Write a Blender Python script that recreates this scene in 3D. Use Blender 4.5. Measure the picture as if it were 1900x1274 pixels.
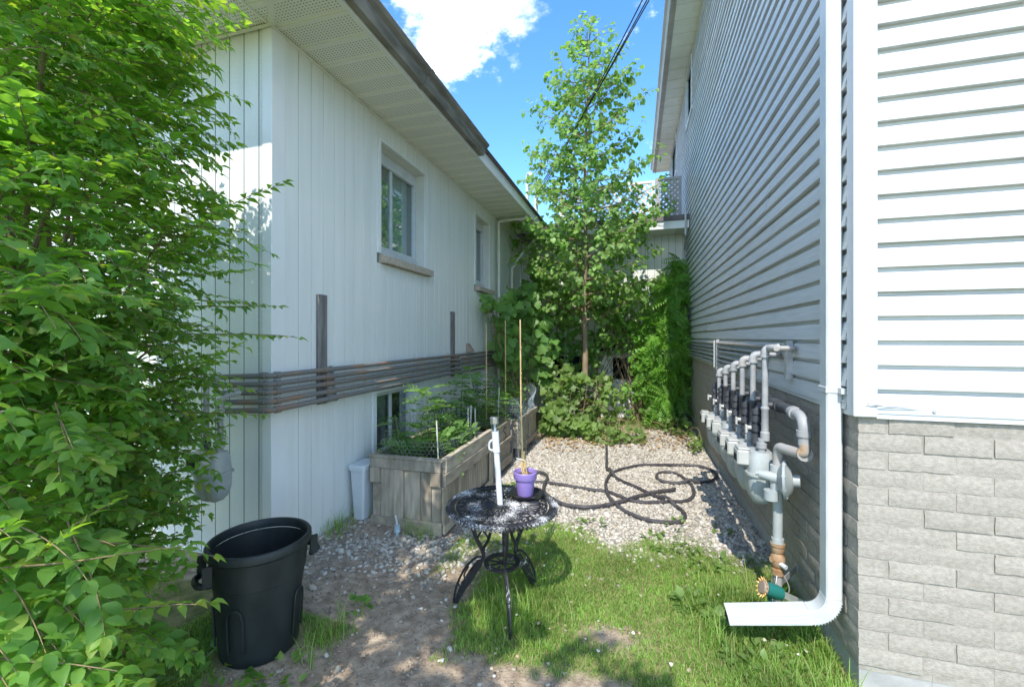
import bpy, math, random
import numpy as np
from mathutils import Vector, Matrix

for o in list(bpy.data.objects):
    bpy.data.objects.remove(o)
SC = bpy.context.scene
COL = SC.collection
rnd = random.Random(7)
R = math.radians

# ------------------------------------------------------------------ camera
cam_data = bpy.data.cameras.new('camera')
cam = bpy.data.objects.new('camera', cam_data)
COL.objects.link(cam)
cam.location = (0, 0, 1.48)
cam.rotation_euler = (R(90), 0, R(16.13))
cam_data.sensor_width = 36
cam_data.lens = 15.06
cam_data.shift_y = -11 / 1900
cam_data.clip_start = 0.05
cam_data.clip_end = 2000
SC.camera = cam

# ------------------------------------------------------------------ light
SUN_EL = 50.0
world = bpy.data.worlds.new('World')
SC.world = world
world.use_nodes = True
wn, wl = world.node_tree.nodes, world.node_tree.links
wn.clear()
w_out = wn.new('ShaderNodeOutputWorld')
w_bg = wn.new('ShaderNodeBackground')
w_bg.inputs['Strength'].default_value = 0.15
sky = wn.new('ShaderNodeTexSky')
sky.sky_type = 'NISHITA'
sky.sun_disc = False
sky.sun_elevation = R(SUN_EL)
sky.sun_rotation = R(180)
sky.air_density = 1.0
sky.dust_density = 0.0
sky.ozone_density = 4.5
# cumulus noise over the dome; stronger banks added out of view to fill the shade
tc = wn.new('ShaderNodeTexCoord')
def wnoise(scale, loc, det=10, rough=0.6, zs=1.6):
    q = wn.new('ShaderNodeTexNoise'); q.inputs['Scale'].default_value = scale
    q.inputs['Detail'].default_value = det; q.inputs['Roughness'].default_value = rough
    g = wn.new('ShaderNodeMapping'); g.inputs['Location'].default_value = loc; g.inputs['Scale'].default_value = (1, 1, zs)
    wl.new(tc.outputs['Generated'], g.inputs['Vector']); wl.new(g.outputs['Vector'], q.inputs['Vector'])
    return q.outputs['Fac']
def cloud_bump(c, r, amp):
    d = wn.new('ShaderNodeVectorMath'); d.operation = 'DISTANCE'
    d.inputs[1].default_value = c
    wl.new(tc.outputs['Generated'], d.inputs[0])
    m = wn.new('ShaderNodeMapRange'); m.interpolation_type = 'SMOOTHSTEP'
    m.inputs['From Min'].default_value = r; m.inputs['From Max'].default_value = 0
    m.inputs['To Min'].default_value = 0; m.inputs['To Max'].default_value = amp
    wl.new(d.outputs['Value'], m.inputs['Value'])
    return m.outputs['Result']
nmul = wn.new('ShaderNodeMath'); nmul.operation = 'MULTIPLY_ADD'; nmul.inputs[1].default_value = 1.7; nmul.inputs[2].default_value = -0.37
wl.new(wnoise(5.0, (0.35, 2.4, 0.9), 12, 0.64), nmul.inputs[0]); acc = nmul.outputs[0]
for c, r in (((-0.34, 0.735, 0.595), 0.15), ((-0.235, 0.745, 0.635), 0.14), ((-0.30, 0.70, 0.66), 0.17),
             ((0.62, 0.20, 0.75), 0.5), ((-0.55, -0.45, 0.70), 0.45), ((0.35, -0.75, 0.55), 0.42), ((-0.80, 0.15, 0.58), 0.46),  # wide bumps: unseen cloud banks added as fill light
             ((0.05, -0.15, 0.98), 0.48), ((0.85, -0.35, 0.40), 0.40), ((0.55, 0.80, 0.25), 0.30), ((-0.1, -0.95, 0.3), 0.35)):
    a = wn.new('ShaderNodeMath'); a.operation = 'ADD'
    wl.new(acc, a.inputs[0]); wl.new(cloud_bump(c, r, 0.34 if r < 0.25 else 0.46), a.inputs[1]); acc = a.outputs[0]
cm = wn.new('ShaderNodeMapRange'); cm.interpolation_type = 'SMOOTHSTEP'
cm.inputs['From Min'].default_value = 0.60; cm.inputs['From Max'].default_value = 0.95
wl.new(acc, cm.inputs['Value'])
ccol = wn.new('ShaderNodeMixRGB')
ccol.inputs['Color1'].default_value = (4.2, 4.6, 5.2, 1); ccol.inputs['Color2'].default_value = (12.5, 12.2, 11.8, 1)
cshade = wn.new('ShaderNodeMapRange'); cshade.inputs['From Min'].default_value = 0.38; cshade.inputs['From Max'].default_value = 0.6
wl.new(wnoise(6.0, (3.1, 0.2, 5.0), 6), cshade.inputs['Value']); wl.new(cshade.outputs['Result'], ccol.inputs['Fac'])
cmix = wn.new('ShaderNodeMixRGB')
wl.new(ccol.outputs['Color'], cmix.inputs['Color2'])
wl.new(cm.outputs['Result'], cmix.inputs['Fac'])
w_hs = wn.new('ShaderNodeHueSaturation'); w_hs.inputs['Saturation'].default_value = 1.18
wl.new(sky.outputs['Color'], w_hs.inputs['Color'])
wl.new(w_hs.outputs['Color'], cmix.inputs['Color1'])
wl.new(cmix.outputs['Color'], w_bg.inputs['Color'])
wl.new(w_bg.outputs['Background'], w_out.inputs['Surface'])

sun_data = bpy.data.lights.new('sun', 'SUN')
sun_data.energy = 2.0
sun_data.angle = R(0.5)
sun_data.color = (1.0, 0.94, 0.84)
sun = bpy.data.objects.new('sun', sun_data)
COL.objects.link(sun)
sun.location = (0, -10, 14)
sun.rotation_euler = (R(90 - SUN_EL), 0, R(-1.4))

SC.view_settings.view_transform = 'Standard'
SC.view_settings.look = 'None'
SC.view_settings.exposure = 1.56
SC.view_settings.gamma = 1
SC.view_settings.use_curve_mapping = False
SC.cycles.max_bounces = 8
SC.cycles.transparent_max_bounces = 12

# ------------------------------------------------------------------ helpers
ORG = {}

class MB:
    """collects shapes and links them as ONE mesh object"""
    def __init__(self):
        self.v, self.f = [], []

    def add(self, verts, faces):
        n = len(self.v)
        self.v += [tuple(p) for p in verts]
        self.f += [tuple(i + n for i in f) for f in faces]
        return self

    def box(self, x0, x1, y0, y1, z0, z1):
        return self.add([(x0, y0, z0), (x1, y0, z0), (x1, y1, z0), (x0, y1, z0), (x0, y0, z1), (x1, y0, z1), (x1, y1, z1), (x0, y1, z1)],
                        [(0, 3, 2, 1), (4, 5, 6, 7), (0, 1, 5, 4), (1, 2, 6, 5), (2, 3, 7, 6), (3, 0, 4, 7)])

    def bbox(self, x0, x1, y0, y1, z0, z1, b=0.004):
        """box with chamfered edges"""
        pts, idx = [], {}
        for ix, (xa, sx) in enumerate(((x0, 1), (x1, -1))):
            for iy, (ya, sy) in enumerate(((y0, 1), (y1, -1))):
                for iz, (za, sz) in enumerate(((z0, 1), (z1, -1))):
                    for ax in range(3):
                        p = [xa + sx * b, ya + sy * b, za + sz * b]
                        p[ax] = (xa, ya, za)[ax]
                        idx[(ix, iy, iz, ax)] = len(pts); pts.append(p)
        F = []
        for ax in range(3):
            for s in (0, 1):
                q = []
                for a, b2 in ((0, 0), (1, 0), (1, 1), (0, 1)):
                    k = [a, b2]; k.insert(ax, s); q.append(idx[(k[0], k[1], k[2], ax)])
                F.append(tuple(q))
        for ax in range(3):
            o = [i for i in range(3) if i != ax]
            for a in (0, 1):
                for b2 in (0, 1):
                    k0 = [0, 0, 0]; k0[o[0]] = a; k0[o[1]] = b2; k1 = list(k0); k1[ax] = 1
                    F.append((idx[(*k0, o[0])], idx[(*k1, o[0])], idx[(*k1, o[1])], idx[(*k0, o[1])]))
        for ix in (0, 1):
            for iy in (0, 1):
                for iz in (0, 1):
                    F.append((idx[(ix, iy, iz, 0)], idx[(ix, iy, iz, 1)], idx[(ix, iy, iz, 2)]))
        return self.add(pts, F)

    def beam(self, a, b, w, t, up=(0, 0, 1)):
        """rectangular bar from a to b, w across, t along 'up'"""
        a, b = Vector(a), Vector(b)
        d = (b - a).normalized(); up = Vector(up)
        s = d.cross(up)
        if s.length < 1e-4: s = d.cross(Vector((1, 0, 0)))
        s.normalize(); u = s.cross(d)
        P = []
        for p in (a, b):
            for i, j in ((-1, -1), (1, -1), (1, 1), (-1, 1)):
                P.append(p + s * (w / 2 * i) + u * (t / 2 * j))
        return self.add(P, [(0, 1, 2, 3), (7, 6, 5, 4), (0, 4, 5, 1), (1, 5, 6, 2), (2, 6, 7, 3), (3, 7, 4, 0)])

    def tube(self, pts, r, n=8, caps=True):
        pts = [Vector(p) for p in pts]
        m = len(pts)
        rs = r if isinstance(r, (list, tuple)) else [r] * m
        P, prev = [], None
        for i, p in enumerate(pts):
            d = (pts[min(i + 1, m - 1)] - pts[max(i - 1, 0)])
            d = d.normalized() if d.length > 1e-9 else Vector((0, 0, 1))
            if prev is None:
                s = d.cross(Vector((0, 0, 1)))
                if s.length < 1e-3: s = d.cross(Vector((1, 0, 0)))
            else:
                s = prev - d * prev.dot(d)
                if s.length < 1e-4: s = d.cross(Vector((0.3, 1, 0.1)))
            s.normalize(); prev = s
            u = d.cross(s)
            for k in range(n):
                an = 2 * math.pi * k / n
                P.append(p + (s * math.cos(an) + u * math.sin(an)) * rs[i])
        F = [(i * n + k, i * n + (k + 1) % n, (i + 1) * n + (k + 1) % n, (i + 1) * n + k) for i in range(m - 1) for k in range(n)]
        if caps:
            F.append(tuple(range(n - 1, -1, -1))); F.append(tuple((m - 1) * n + k for k in range(n)))
        return self.add(P, F)

    def lathe(self, prof, o=(0, 0, 0), n=24, axis=(0, 0, 1), sx=1, sy=1):
        q = Vector((0, 0, 1)).rotation_difference(Vector(axis).normalized())
        P = []
        for r, z in prof:
            for k in range(n):
                an = 2 * math.pi * k / n
                P.append(Vector(o) + q @ Vector((r * sx * math.cos(an), r * sy * math.sin(an), z)))
        m = len(prof)
        F = [(i * n + k, i * n + (k + 1) % n, (i + 1) * n + (k + 1) % n, (i + 1) * n + k) for i in range(m - 1) for k in range(n)]
        if prof[0][0] > 1e-6: F.append(tuple(range(n - 1, -1, -1)))
        if prof[-1][0] > 1e-6: F.append(tuple((m - 1) * n + k for k in range(n)))
        return self.add(P, F)

    def loft(self, rings):
        n = len(rings[0]); P = [p for r in rings for p in r]; m = len(rings)
        F = [(i * n + k, i * n + (k + 1) % n, (i + 1) * n + (k + 1) % n, (i + 1) * n + k) for i in range(m - 1) for k in range(n)]
        F.append(tuple(range(n - 1, -1, -1))); F.append(tuple((m - 1) * n + k for k in range(n)))
        return self.add(P, F)

    def build(self, name, mat, parent=None, smooth=False, kind=None):
        o = ORG.get(parent.name, Vector()) if parent else Vector()
        me = bpy.data.meshes.new(name)
        me.from_pydata([(p[0] - o.x, p[1] - o.y, p[2] - o.z) for p in self.v], [], self.f)
        me.update()
        return link(name, me, mat, parent, smooth, kind, o)

def link(name, me, mat, parent=None, smooth=False, kind=None, org=None):
    if mat: me.materials.append(mat)
    if smooth:
        me.polygons.foreach_set('use_smooth', [True] * len(me.polygons))
        if smooth != 'all':
            try: me.set_sharp_from_angle(angle=R(38))
            except Exception: pass
    ob = bpy.data.objects.new(name, me)
    COL.objects.link(ob)
    if parent: ob.parent = parent
    if kind: ob['kind'] = kind
    ORG[ob.name] = org.copy() if org else Vector()
    return ob

def inst(name, me, loc, parent=None, rot=None, scale=None):
    """one more object sharing mesh data; loc in world space"""
    ob = bpy.data.objects.new(name, me)
    COL.objects.link(ob)
    o = ORG.get(parent.name, Vector()) if parent else Vector()
    ob.location = Vector(loc) - o
    if rot is not None: ob.rotation_euler = rot
    if scale is not None: ob.scale = scale
    if parent: ob.parent = parent
    ORG[ob.name] = Vector(loc)
    return ob

def tag(o, label=None, cat=None, group=None, kind=None):
    if label: o['label'] = label
    if cat: o['category'] = cat
    if group: o['group'] = group
    if kind: o['kind'] = kind
    return o

def thing(name, loc, label, cat, group=None):
    o = bpy.data.objects.new(name, None)
    o.empty_display_size = 0.1
    COL.objects.link(o)
    o.location = loc
    ORG[o.name] = Vector(loc)
    return tag(o, label, cat, group)

def copy_tree(o, parent=None):
    c = o.copy(); COL.objects.link(c)
    ORG[c.name] = ORG.get(o.name, Vector()).copy()
    if parent: c.parent = parent
    for ch in list(o.children): copy_tree(ch, c)
    return c

def smooth_path(pts, sub=6, closed=False):
    """Catmull-Rom through the points"""
    P = [Vector(p) for p in pts]; n = len(P); out = []
    for i in range(n - 1):
        p0, p1, p2, p3 = P[max(i - 1, 0)], P[i], P[i + 1], P[min(i + 2, n - 1)]
        for k in range(sub):
            t = k / sub
            out.append(0.5 * ((2 * p1) + (p2 - p0) * t + (2 * p0 - 5 * p1 + 4 * p2 - p3) * t * t + (3 * p1 - p0 - 3 * p2 + p3) * t ** 3))
    out.append(P[-1])
    return out

def vnoise(x, y, seed=0.0):
    """cheap smooth 2-D value noise for numpy arrays, 0..1"""
    x = np.asarray(x, float) + seed * 17.3; y = np.asarray(y, float) + seed * 9.1
    xi, yi = np.floor(x), np.floor(y); xf, yf = x - xi, y - yi
    def h(a, b):
        s = np.sin(a * 127.1 + b * 311.7 + 13.7) * 43758.5453
        return s - np.floor(s)
    u, v = xf * xf * (3 - 2 * xf), yf * yf * (3 - 2 * yf)
    return (h(xi, yi) * (1 - u) + h(xi + 1, yi) * u) * (1 - v) + (h(xi, yi + 1) * (1 - u) + h(xi + 1, yi + 1) * u) * v

def fbm(x, y, seed=0.0):
    return 0.55 * vnoise(x, y, seed) + 0.3 * vnoise(x * 2.1, y * 2.1, seed + 1) + 0.15 * vnoise(x * 4.3, y * 4.3, seed + 2)

# ------------------------------------------------------------------ materials
def new_mat(name):
    m = bpy.data.materials.new(name); m.use_nodes = True
    nt = m.node_tree
    b = nt.nodes['Principled BSDF']
    return m, nt.nodes, nt.links, b

def M(name, c1, c2=None, rough=0.6, metal=0.0, var=0.12, scale=6.0, bump=0.0, bscale=80.0, stretch=(1, 1, 1), spec=0.4,
      objrand=0.0, contrast=(0.35, 0.65), detail=5, bdist=0.004, coord='Position'):
    m, n, l, b = new_mat(name)
    geo = n.new('ShaderNodeNewGeometry')
    src = geo.outputs['Position']
    if coord == 'Object':
        tcn = n.new('ShaderNodeTexCoord'); src = tcn.outputs['Object']
    mapn = n.new('ShaderNodeMapping'); mapn.inputs['Scale'].default_value = stretch
    l.new(src, mapn.inputs['Vector'])
    nt = n.new('ShaderNodeTexNoise'); nt.inputs['Scale'].default_value = scale; nt.inputs['Detail'].default_value = detail
    l.new(mapn.outputs['Vector'], nt.inputs['Vector'])
    rp = n.new('ShaderNodeValToRGB')
    if c2 is None:
        c2 = tuple(min(1, c * (1 + var)) for c in c1); c1 = tuple(c * (1 - var) for c in c1)
    rp.color_ramp.elements[0].position, rp.color_ramp.elements[1].position = contrast
    rp.color_ramp.elements[0].color = (*c1, 1); rp.color_ramp.elements[1].color = (*c2, 1)
    l.new(nt.outputs['Fac'], rp.inputs['Fac'])
    col = rp.outputs['Color']
    if objrand:
        oi = n.new('ShaderNodeObjectInfo')
        mr = n.new('ShaderNodeMapRange'); mr.inputs['To Min'].default_value = 1 - objrand; mr.inputs['To Max'].default_value = 1 + objrand
        l.new(oi.outputs['Random'], mr.inputs['Value'])
        hv = n.new('ShaderNodeHueSaturation'); l.new(mr.outputs['Result'], hv.inputs['Value']); l.new(col, hv.inputs['Color'])
        col = hv.outputs['Color']
    l.new(col, b.inputs['Base Color'])
    b.inputs['Roughness'].default_value = rough; b.inputs['Metallic'].default_value = metal
    b.inputs['Specular IOR Level'].default_value = spec
    if bump:
        bn = n.new('ShaderNodeTexNoise'); bn.inputs['Scale'].default_value = bscale; bn.inputs['Detail'].default_value = 6
        l.new(mapn.outputs['Vector'], bn.inputs['Vector'])
        bp = n.new('ShaderNodeBump'); bp.inputs['Strength'].default_value = bump; bp.inputs['Distance'].default_value = bdist
        l.new(bn.outputs['Fac'], bp.inputs['Height']); l.new(bp.outputs['Normal'], b.inputs['Normal'])
    return m

def leaf_mat(name, dark, light, trans=0.35, rough=0.45, yellow=None, tcol=None, ypos=0.97):
    m, n, l, b = new_mat(name)
    geo = n.new('ShaderNodeNewGeometry'); oi = n.new('ShaderNodeObjectInfo')
    add = n.new('ShaderNodeMath'); add.operation = 'ADD'
    l.new(geo.outputs['Random Per Island'], add.inputs[0]); l.new(oi.outputs['Random'], add.inputs[1])
    fr = n.new('ShaderNodeMath'); fr.operation = 'FRACT'; l.new(add.outputs[0], fr.inputs[0])
    rp = n.new('ShaderNodeValToRGB')
    rp.color_ramp.elements[0].color = (*dark, 1); rp.color_ramp.elements[1].color = (*light, 1)
    if yellow:
        e = rp.color_ramp.elements.new(ypos); e.color = (*light, 1)
        rp.color_ramp.elements[-1].color = (*yellow, 1)
    l.new(fr.outputs[0], rp.inputs['Fac'])
    nz_ = n.new('ShaderNodeTexNoise'); nz_.inputs['Scale'].default_value = 3.0
    l.new(geo.outputs['Position'], nz_.inputs['Vector'])
    mr = n.new('ShaderNodeMapRange'); mr.inputs['From Min'].default_value = 0.3; mr.inputs['From Max'].default_value = 0.7
    mr.inputs['To Min'].default_value = 0.75; mr.inputs['To Max'].default_value = 1.25
    l.new(nz_.outputs['Fac'], mr.inputs['Value'])
    hv = n.new('ShaderNodeHueSaturation'); l.new(mr.outputs['Result'], hv.inputs['Value']); l.new(rp.outputs['Color'], hv.inputs['Color'])
    l.new(hv.outputs['Color'], b.inputs['Base Color'])
    b.inputs['Roughness'].default_value = rough; b.inputs['Specular IOR Level'].default_value = 0.35
    tr = n.new('ShaderNodeBsdfTranslucent')
    mul = n.new('ShaderNodeMixRGB'); mul.blend_type = 'MULTIPLY'; mul.inputs['Fac'].default_value = 1
    mul.inputs['Color2'].default_value = (*(tcol or (2.0, 2.1, 0.9)), 1)
    l.new(hv.outputs['Color'], mul.inputs['Color1']); l.new(mul.outputs['Color'], tr.inputs['Color'])
    mx = n.new('ShaderNodeMixShader'); mx.inputs['Fac'].default_value = trans
    l.new(b.outputs['BSDF'], mx.inputs[1]); l.new(tr.outputs['BSDF'], mx.inputs[2])
    l.new(mx.outputs['Shader'], n['Material Output'].inputs['Surface'])
    return m

def island_mat(name, cols, rough=0.8, bump=0.0, bscale=200, spec=0.3):
    m, n, l, b = new_mat(name)
    geo = n.new('ShaderNodeNewGeometry')
    rp = n.new('ShaderNodeValToRGB')
    el = rp.color_ramp.elements
    el[0].position = 0; el[0].color = (*cols[0], 1); el[1].position = 1; el[1].color = (*cols[-1], 1)
    for i, c in enumerate(cols[1:-1]):
        e = el.new((i + 1) / (len(cols) - 1)); e.color = (*c, 1)
    l.new(geo.outputs['Random Per Island'], rp.inputs['Fac'])
    l.new(rp.outputs['Color'], b.inputs['Base Color'])
    b.inputs['Roughness'].default_value = rough; b.inputs['Specular IOR Level'].default_value = spec
    if bump:
        bn = n.new('ShaderNodeTexNoise'); bn.inputs['Scale'].default_value = bscale
        l.new(geo.outputs['Position'], bn.inputs['Vector'])
        bp = n.new('ShaderNodeBump'); bp.inputs['Strength'].default_value = bump; bp.inputs['Distance'].default_value = 0.003
        l.new(bn.outputs['Fac'], bp.inputs['Height']); l.new(bp.outputs['Normal'], b.inputs['Normal'])
    return m

def soffit_mat(name, col, axis, pitch, off):
    """painted aluminium with rows of punched holes; plain strip next to each rib"""
    m, n, l, b = new_mat(name)
    geo = n.new('ShaderNodeNewGeometry')
    sep = n.new('ShaderNodeSeparateXYZ'); l.new(geo.outputs['Position'], sep.inputs['Vector'])
    vo = n.new('ShaderNodeTexVoronoi'); vo.inputs['Randomness'].default_value = 0.0; vo.inputs['Scale'].default_value = 52
    vo.voronoi_dimensions = '2D'
    mpn = n.new('ShaderNodeMapping'); mpn.inputs['Scale'].default_value = (0.8, 1.0, 1) if axis == 'Y' else (1.0, 0.8, 1)
    l.new(geo.outputs['Position'], mpn.inputs['Vector']); l.new(mpn.outputs['Vector'], vo.inputs['Vector'])
    lt = n.new('ShaderNodeMath'); lt.operation = 'LESS_THAN'; lt.inputs[1].default_value = 0.21
    l.new(vo.outputs['Distance'], lt.inputs[0])
    sb = n.new('ShaderNodeMath'); sb.operation = 'SUBTRACT'; sb.inputs[1].default_value = off
    l.new(sep.outputs['Y' if axis == 'Y' else 'X'], sb.inputs[0])
    dv = n.new('ShaderNodeMath'); dv.operation = 'DIVIDE'; dv.inputs[1].default_value = pitch; l.new(sb.outputs[0], dv.inputs[0])
    fr = n.new('ShaderNodeMath'); fr.operation = 'FRACT'; l.new(dv.outputs[0], fr.inputs[0])
    pp = n.new('ShaderNodeMath'); pp.operation = 'COMPARE'; pp.inputs[1].default_value = 0.5; pp.inputs[2].default_value = 0.36
    l.new(fr.outputs[0], pp.inputs[0])
    mu = n.new('ShaderNodeMath'); mu.operation = 'MULTIPLY'; l.new(lt.outputs[0], mu.inputs[0]); l.new(pp.outputs[0], mu.inputs[1])
    mx = n.new('ShaderNodeMixRGB'); mx.inputs['Color1'].default_value = (*col, 1); mx.inputs['Color2'].default_value = (0.13, 0.13, 0.12, 1)
    l.new(mu.outputs[0], mx.inputs['Fac']); l.new(mx.outputs['Color'], b.inputs['Base Color'])
    b.inputs['Roughness'].default_value = 0.5
    return m

def glass_mat(name, tint=(0.75, 0.85, 0.85), rough=0.02, blend=0.25):
    m, n, l, b = new_mat(name)
    n.remove(b)
    tr = n.new('ShaderNodeBsdfTransparent'); tr.inputs['Color'].default_value = (*tint, 1)
    gl = n.new('ShaderNodeBsdfGlossy'); gl.inputs['Roughness'].default_value = rough
    fz = n.new('ShaderNodeLayerWeight'); fz.inputs['Blend'].default_value = blend
    mx = n.new('ShaderNodeMixShader')
    l.new(fz.outputs['Facing'], mx.inputs['Fac']); l.new(tr.outputs[0], mx.inputs[1]); l.new(gl.outputs[0], mx.inputs[2])
    l.new(mx.outputs[0], n['Material Output'].inputs['Surface'])
    return m

MAT = {}
MAT['left_board'] = M('left_siding_paint', (0.73, 0.755, 0.725), var=0.035, scale=2.2, rough=0.45, bump=0.06, bscale=40, stretch=(6, 6, 0.4), objrand=0.02)
MAT['groove'] = M('siding_groove', (0.20, 0.215, 0.21), var=0.1, rough=0.7)
MAT['trim'] = M('white_trim', (0.76, 0.78, 0.77), var=0.03, scale=3, rough=0.4)
MAT['reveal'] = M('window_reveal_paint', (0.66, 0.67, 0.62), var=0.04, rough=0.5)
MAT['soffit_side'] = soffit_mat('perforated_soffit', (0.80, 0.81, 0.73), 'Y', 0.2, 0.0)
MAT['soffit_front'] = soffit_mat('perforated_soffit_front', (0.80, 0.81, 0.73), 'X', 0.2, 0.0)
MAT['soffit_rib'] = M('soffit_rib', (0.78, 0.79, 0.71), var=0.04, rough=0.5)
MAT['soffit_plain'] = M('plain_soffit', (0.70, 0.69, 0.63), var=0.05, rough=0.55)
MAT['gutter'] = M('weathered_gutter', (0.11, 0.105, 0.09), (0.27, 0.26, 0.23), rough=0.65, scale=5, stretch=(1, 0.6, 3), bump=0.15, bscale=60, detail=8)
MAT['gutter_right'] = M('gutter_taupe', (0.40, 0.38, 0.35), var=0.08, rough=0.5)
MAT['roof'] = M('shingle', (0.10, 0.095, 0.09), (0.2, 0.19, 0.18), rough=0.9, scale=25, bump=0.4, bscale=120)
MAT['vinyl'] = M('vinyl_siding', (0.56, 0.578, 0.57), var=0.07, scale=3.0, rough=0.5, bump=0.22, bscale=18, stretch=(1.2, 1.2, 22), bdist=0.002, objrand=0.02)
MAT['vinyl_corner'] = M('vinyl_corner', (0.58, 0.605, 0.61), var=0.02, rough=0.4)
MAT['brick'] = M('painted_brick', (0.295, 0.268, 0.225), (0.375, 0.345, 0.296), rough=0.9, scale=55, bump=0.7, bscale=190, bdist=0.005, objrand=0.05, stretch=(1, 1, 1.3), detail=9)
MAT['mortar'] = M('mortar', (0.32, 0.295, 0.25), var=0.12, rough=0.95, scale=30, bump=0.6, bscale=150)
MAT['concrete'] = M('concrete', (0.36, 0.355, 0.34), var=0.14, rough=0.9, scale=9, bump=0.3, bscale=60)
MAT['sill'] = M('brick_sill', (0.40, 0.34, 0.27), (0.50, 0.44, 0.36), rough=0.85, scale=30, bump=0.4, bscale=100)
MAT['white_metal'] = M('white_painted_metal', (0.56, 0.585, 0.585), var=0.07, scale=9, rough=0.35, spec=0.5)
MAT['dark_void'] = M('dark_room', (0.035, 0.035, 0.035), var=0.1, rough=0.9)
MAT['glass'] = glass_mat('window_glass')
MAT['curtain'] = M('curtain', (0.55, 0.47, 0.44), var=0.15, rough=0.9, scale=3, stretch=(1, 8, 0.3))
MAT['blind'] = M('pale_blind', (0.70, 0.77, 0.76), var=0.06, rough=0.8)
MAT['pipe_rust'] = M('weathered_pipe', (0.20, 0.195, 0.185), (0.30, 0.18, 0.11), rough=0.7, metal=0.2, scale=7, bump=0.2, bscale=120, contrast=(0.5, 0.72), stretch=(1, 0.7, 1), detail=8)
MAT['pipe_grey'] = M('grey_pipe', (0.28, 0.29, 0.30), (0.38, 0.39, 0.39), rough=0.5, scale=10)
MAT['pipe_rust2'] = M('grey_pipe_rusting', (0.36, 0.355, 0.34), (0.38, 0.24, 0.13), rough=0.6, scale=9, contrast=(0.54, 0.72))
MAT['fitting_dark'] = M('dark_fitting', (0.07, 0.075, 0.085), var=0.25, rough=0.55, metal=0.3, scale=20)
MAT['meter'] = M('meter_paint', (0.30, 0.335, 0.34), (0.39, 0.42, 0.41), rough=0.45, scale=8)
MAT['meter_index'] = M('meter_index_cover', (0.44, 0.445, 0.42), var=0.06, rough=0.4)
MAT['brass'] = M('rusty_valve', (0.30, 0.15, 0.06), (0.42, 0.30, 0.19), rough=0.7, metal=0.15, scale=18, bump=0.2)
MAT['galv'] = M('galvanised', (0.55, 0.56, 0.57), var=0.12, rough=0.4, metal=0.6, scale=20)
MAT['old_wood'] = M('weathered_wood', (0.12, 0.115, 0.11), (0.24, 0.23, 0.22), rough=0.9, scale=6, stretch=(8, 8, 0.7), bump=0.5, bscale=20, detail=8)
MAT['pallet'] = M('pallet_wood', (0.29, 0.245, 0.19), (0.46, 0.395, 0.30), rough=0.85, scale=7, stretch=(2.5, 0.8, 2.5), bump=0.4, bscale=25, objrand=0.22, detail=8)
MAT['pallet_v'] = M('pallet_wood_upright', (0.27, 0.235, 0.185), (0.44, 0.385, 0.29), rough=0.85, scale=7, stretch=(4, 4, 0.7), bump=0.4, bscale=25, objrand=0.22, detail=8)
MAT['pallet_grey'] = M('grey_pallet_wood', (0.30, 0.255, 0.195), (0.46, 0.40, 0.315), rough=0.85, scale=7, stretch=(4, 4, 0.7), bump=0.4, bscale=25, objrand=0.25, detail=8)
MAT['soil'] = M('soil', (0.05, 0.035, 0.025), (0.10, 0.075, 0.055), rough=0.95, scale=40, bump=0.8, bscale=120)
MAT['bin'] = M('black_plastic', (0.012, 0.018, 0.019), (0.028, 0.036, 0.036), rough=0.5, scale=9, stretch=(1, 1, 0.5), contrast=(0.45, 0.75), bump=0.06, bscale=220, spec=0.45)
MAT['purple'] = M('purple_plastic', (0.25, 0.18, 0.45), var=0.05, rough=0.4)
MAT['black_plastic'] = M('saucer_plastic', (0.02, 0.02, 0.022), (0.16, 0.16, 0.16), rough=0.3, scale=14, contrast=(0.55, 0.8))
MAT['hose'] = M('black_hose', (0.045, 0.04, 0.045), (0.085, 0.08, 0.085), rough=0.55, scale=12)
MAT['bamboo'] = M('bamboo', (0.50, 0.36, 0.17), var=0.15, rough=0.6, scale=12)
MAT['stick'] = M('white_stick', (0.62, 0.60, 0.54), var=0.1, rough=0.7)
MAT['white_plastic'] = M('white_plastic', (0.62, 0.655, 0.68), var=0.03, rough=0.4)
MAT['wire'] = M('chicken_wire', (0.34, 0.36, 0.37), var=0.2, rough=0.5, metal=0.5)
MAT['green_wire'] = M('green_coated_wire', (0.03, 0.055, 0.045), var=0.2, rough=0.5)
MAT['net'] = M('blue_net', (0.45, 0.56, 0.62), var=0.12, rough=0.6)
MAT['clear_plastic'] = glass_mat('clear_plastic', (0.80, 0.85, 0.88), 0.15, 0.35)
MAT['steel'] = M('brushed_steel', (0.55, 0.55, 0.55), var=0.1, rough=0.3, metal=0.9)
MAT['dark_iron'] = M('wrought_iron', (0.05, 0.055, 0.06), (0.13, 0.13, 0.135), rough=0.6, metal=0.4, scale=18)
MAT['cable'] = M('black_cable', (0.012, 0.012, 0.014), var=0.1, rough=0.6)
MAT['bark'] = M('linden_bark', (0.20, 0.145, 0.09), (0.30, 0.23, 0.15), rough=0.85, scale=14, stretch=(1, 1, 0.4), bump=0.4, bscale=50)
MAT['twig'] = M('twig_bark', (0.16, 0.115, 0.07), (0.26, 0.19, 0.11), rough=0.85, scale=14)
MAT['green_stem'] = M('green_stem', (0.12, 0.19, 0.06), var=0.2, rough=0.6)
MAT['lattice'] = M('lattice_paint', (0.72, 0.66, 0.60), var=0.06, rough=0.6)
MAT['lattice_shaded'] = M('lattice_shaded_tone', (0.34, 0.33, 0.34), var=0.06, rough=0.6)  # same lattice, with the tall house's shade put into the colour
MAT['fascia_dark'] = M('dark_roof_edge', (0.14, 0.12, 0.12), var=0.15, rough=0.6)
MAT['vent'] = M('vent_hood', (0.30, 0.23, 0.18), var=0.1, rough=0.6)
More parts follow.
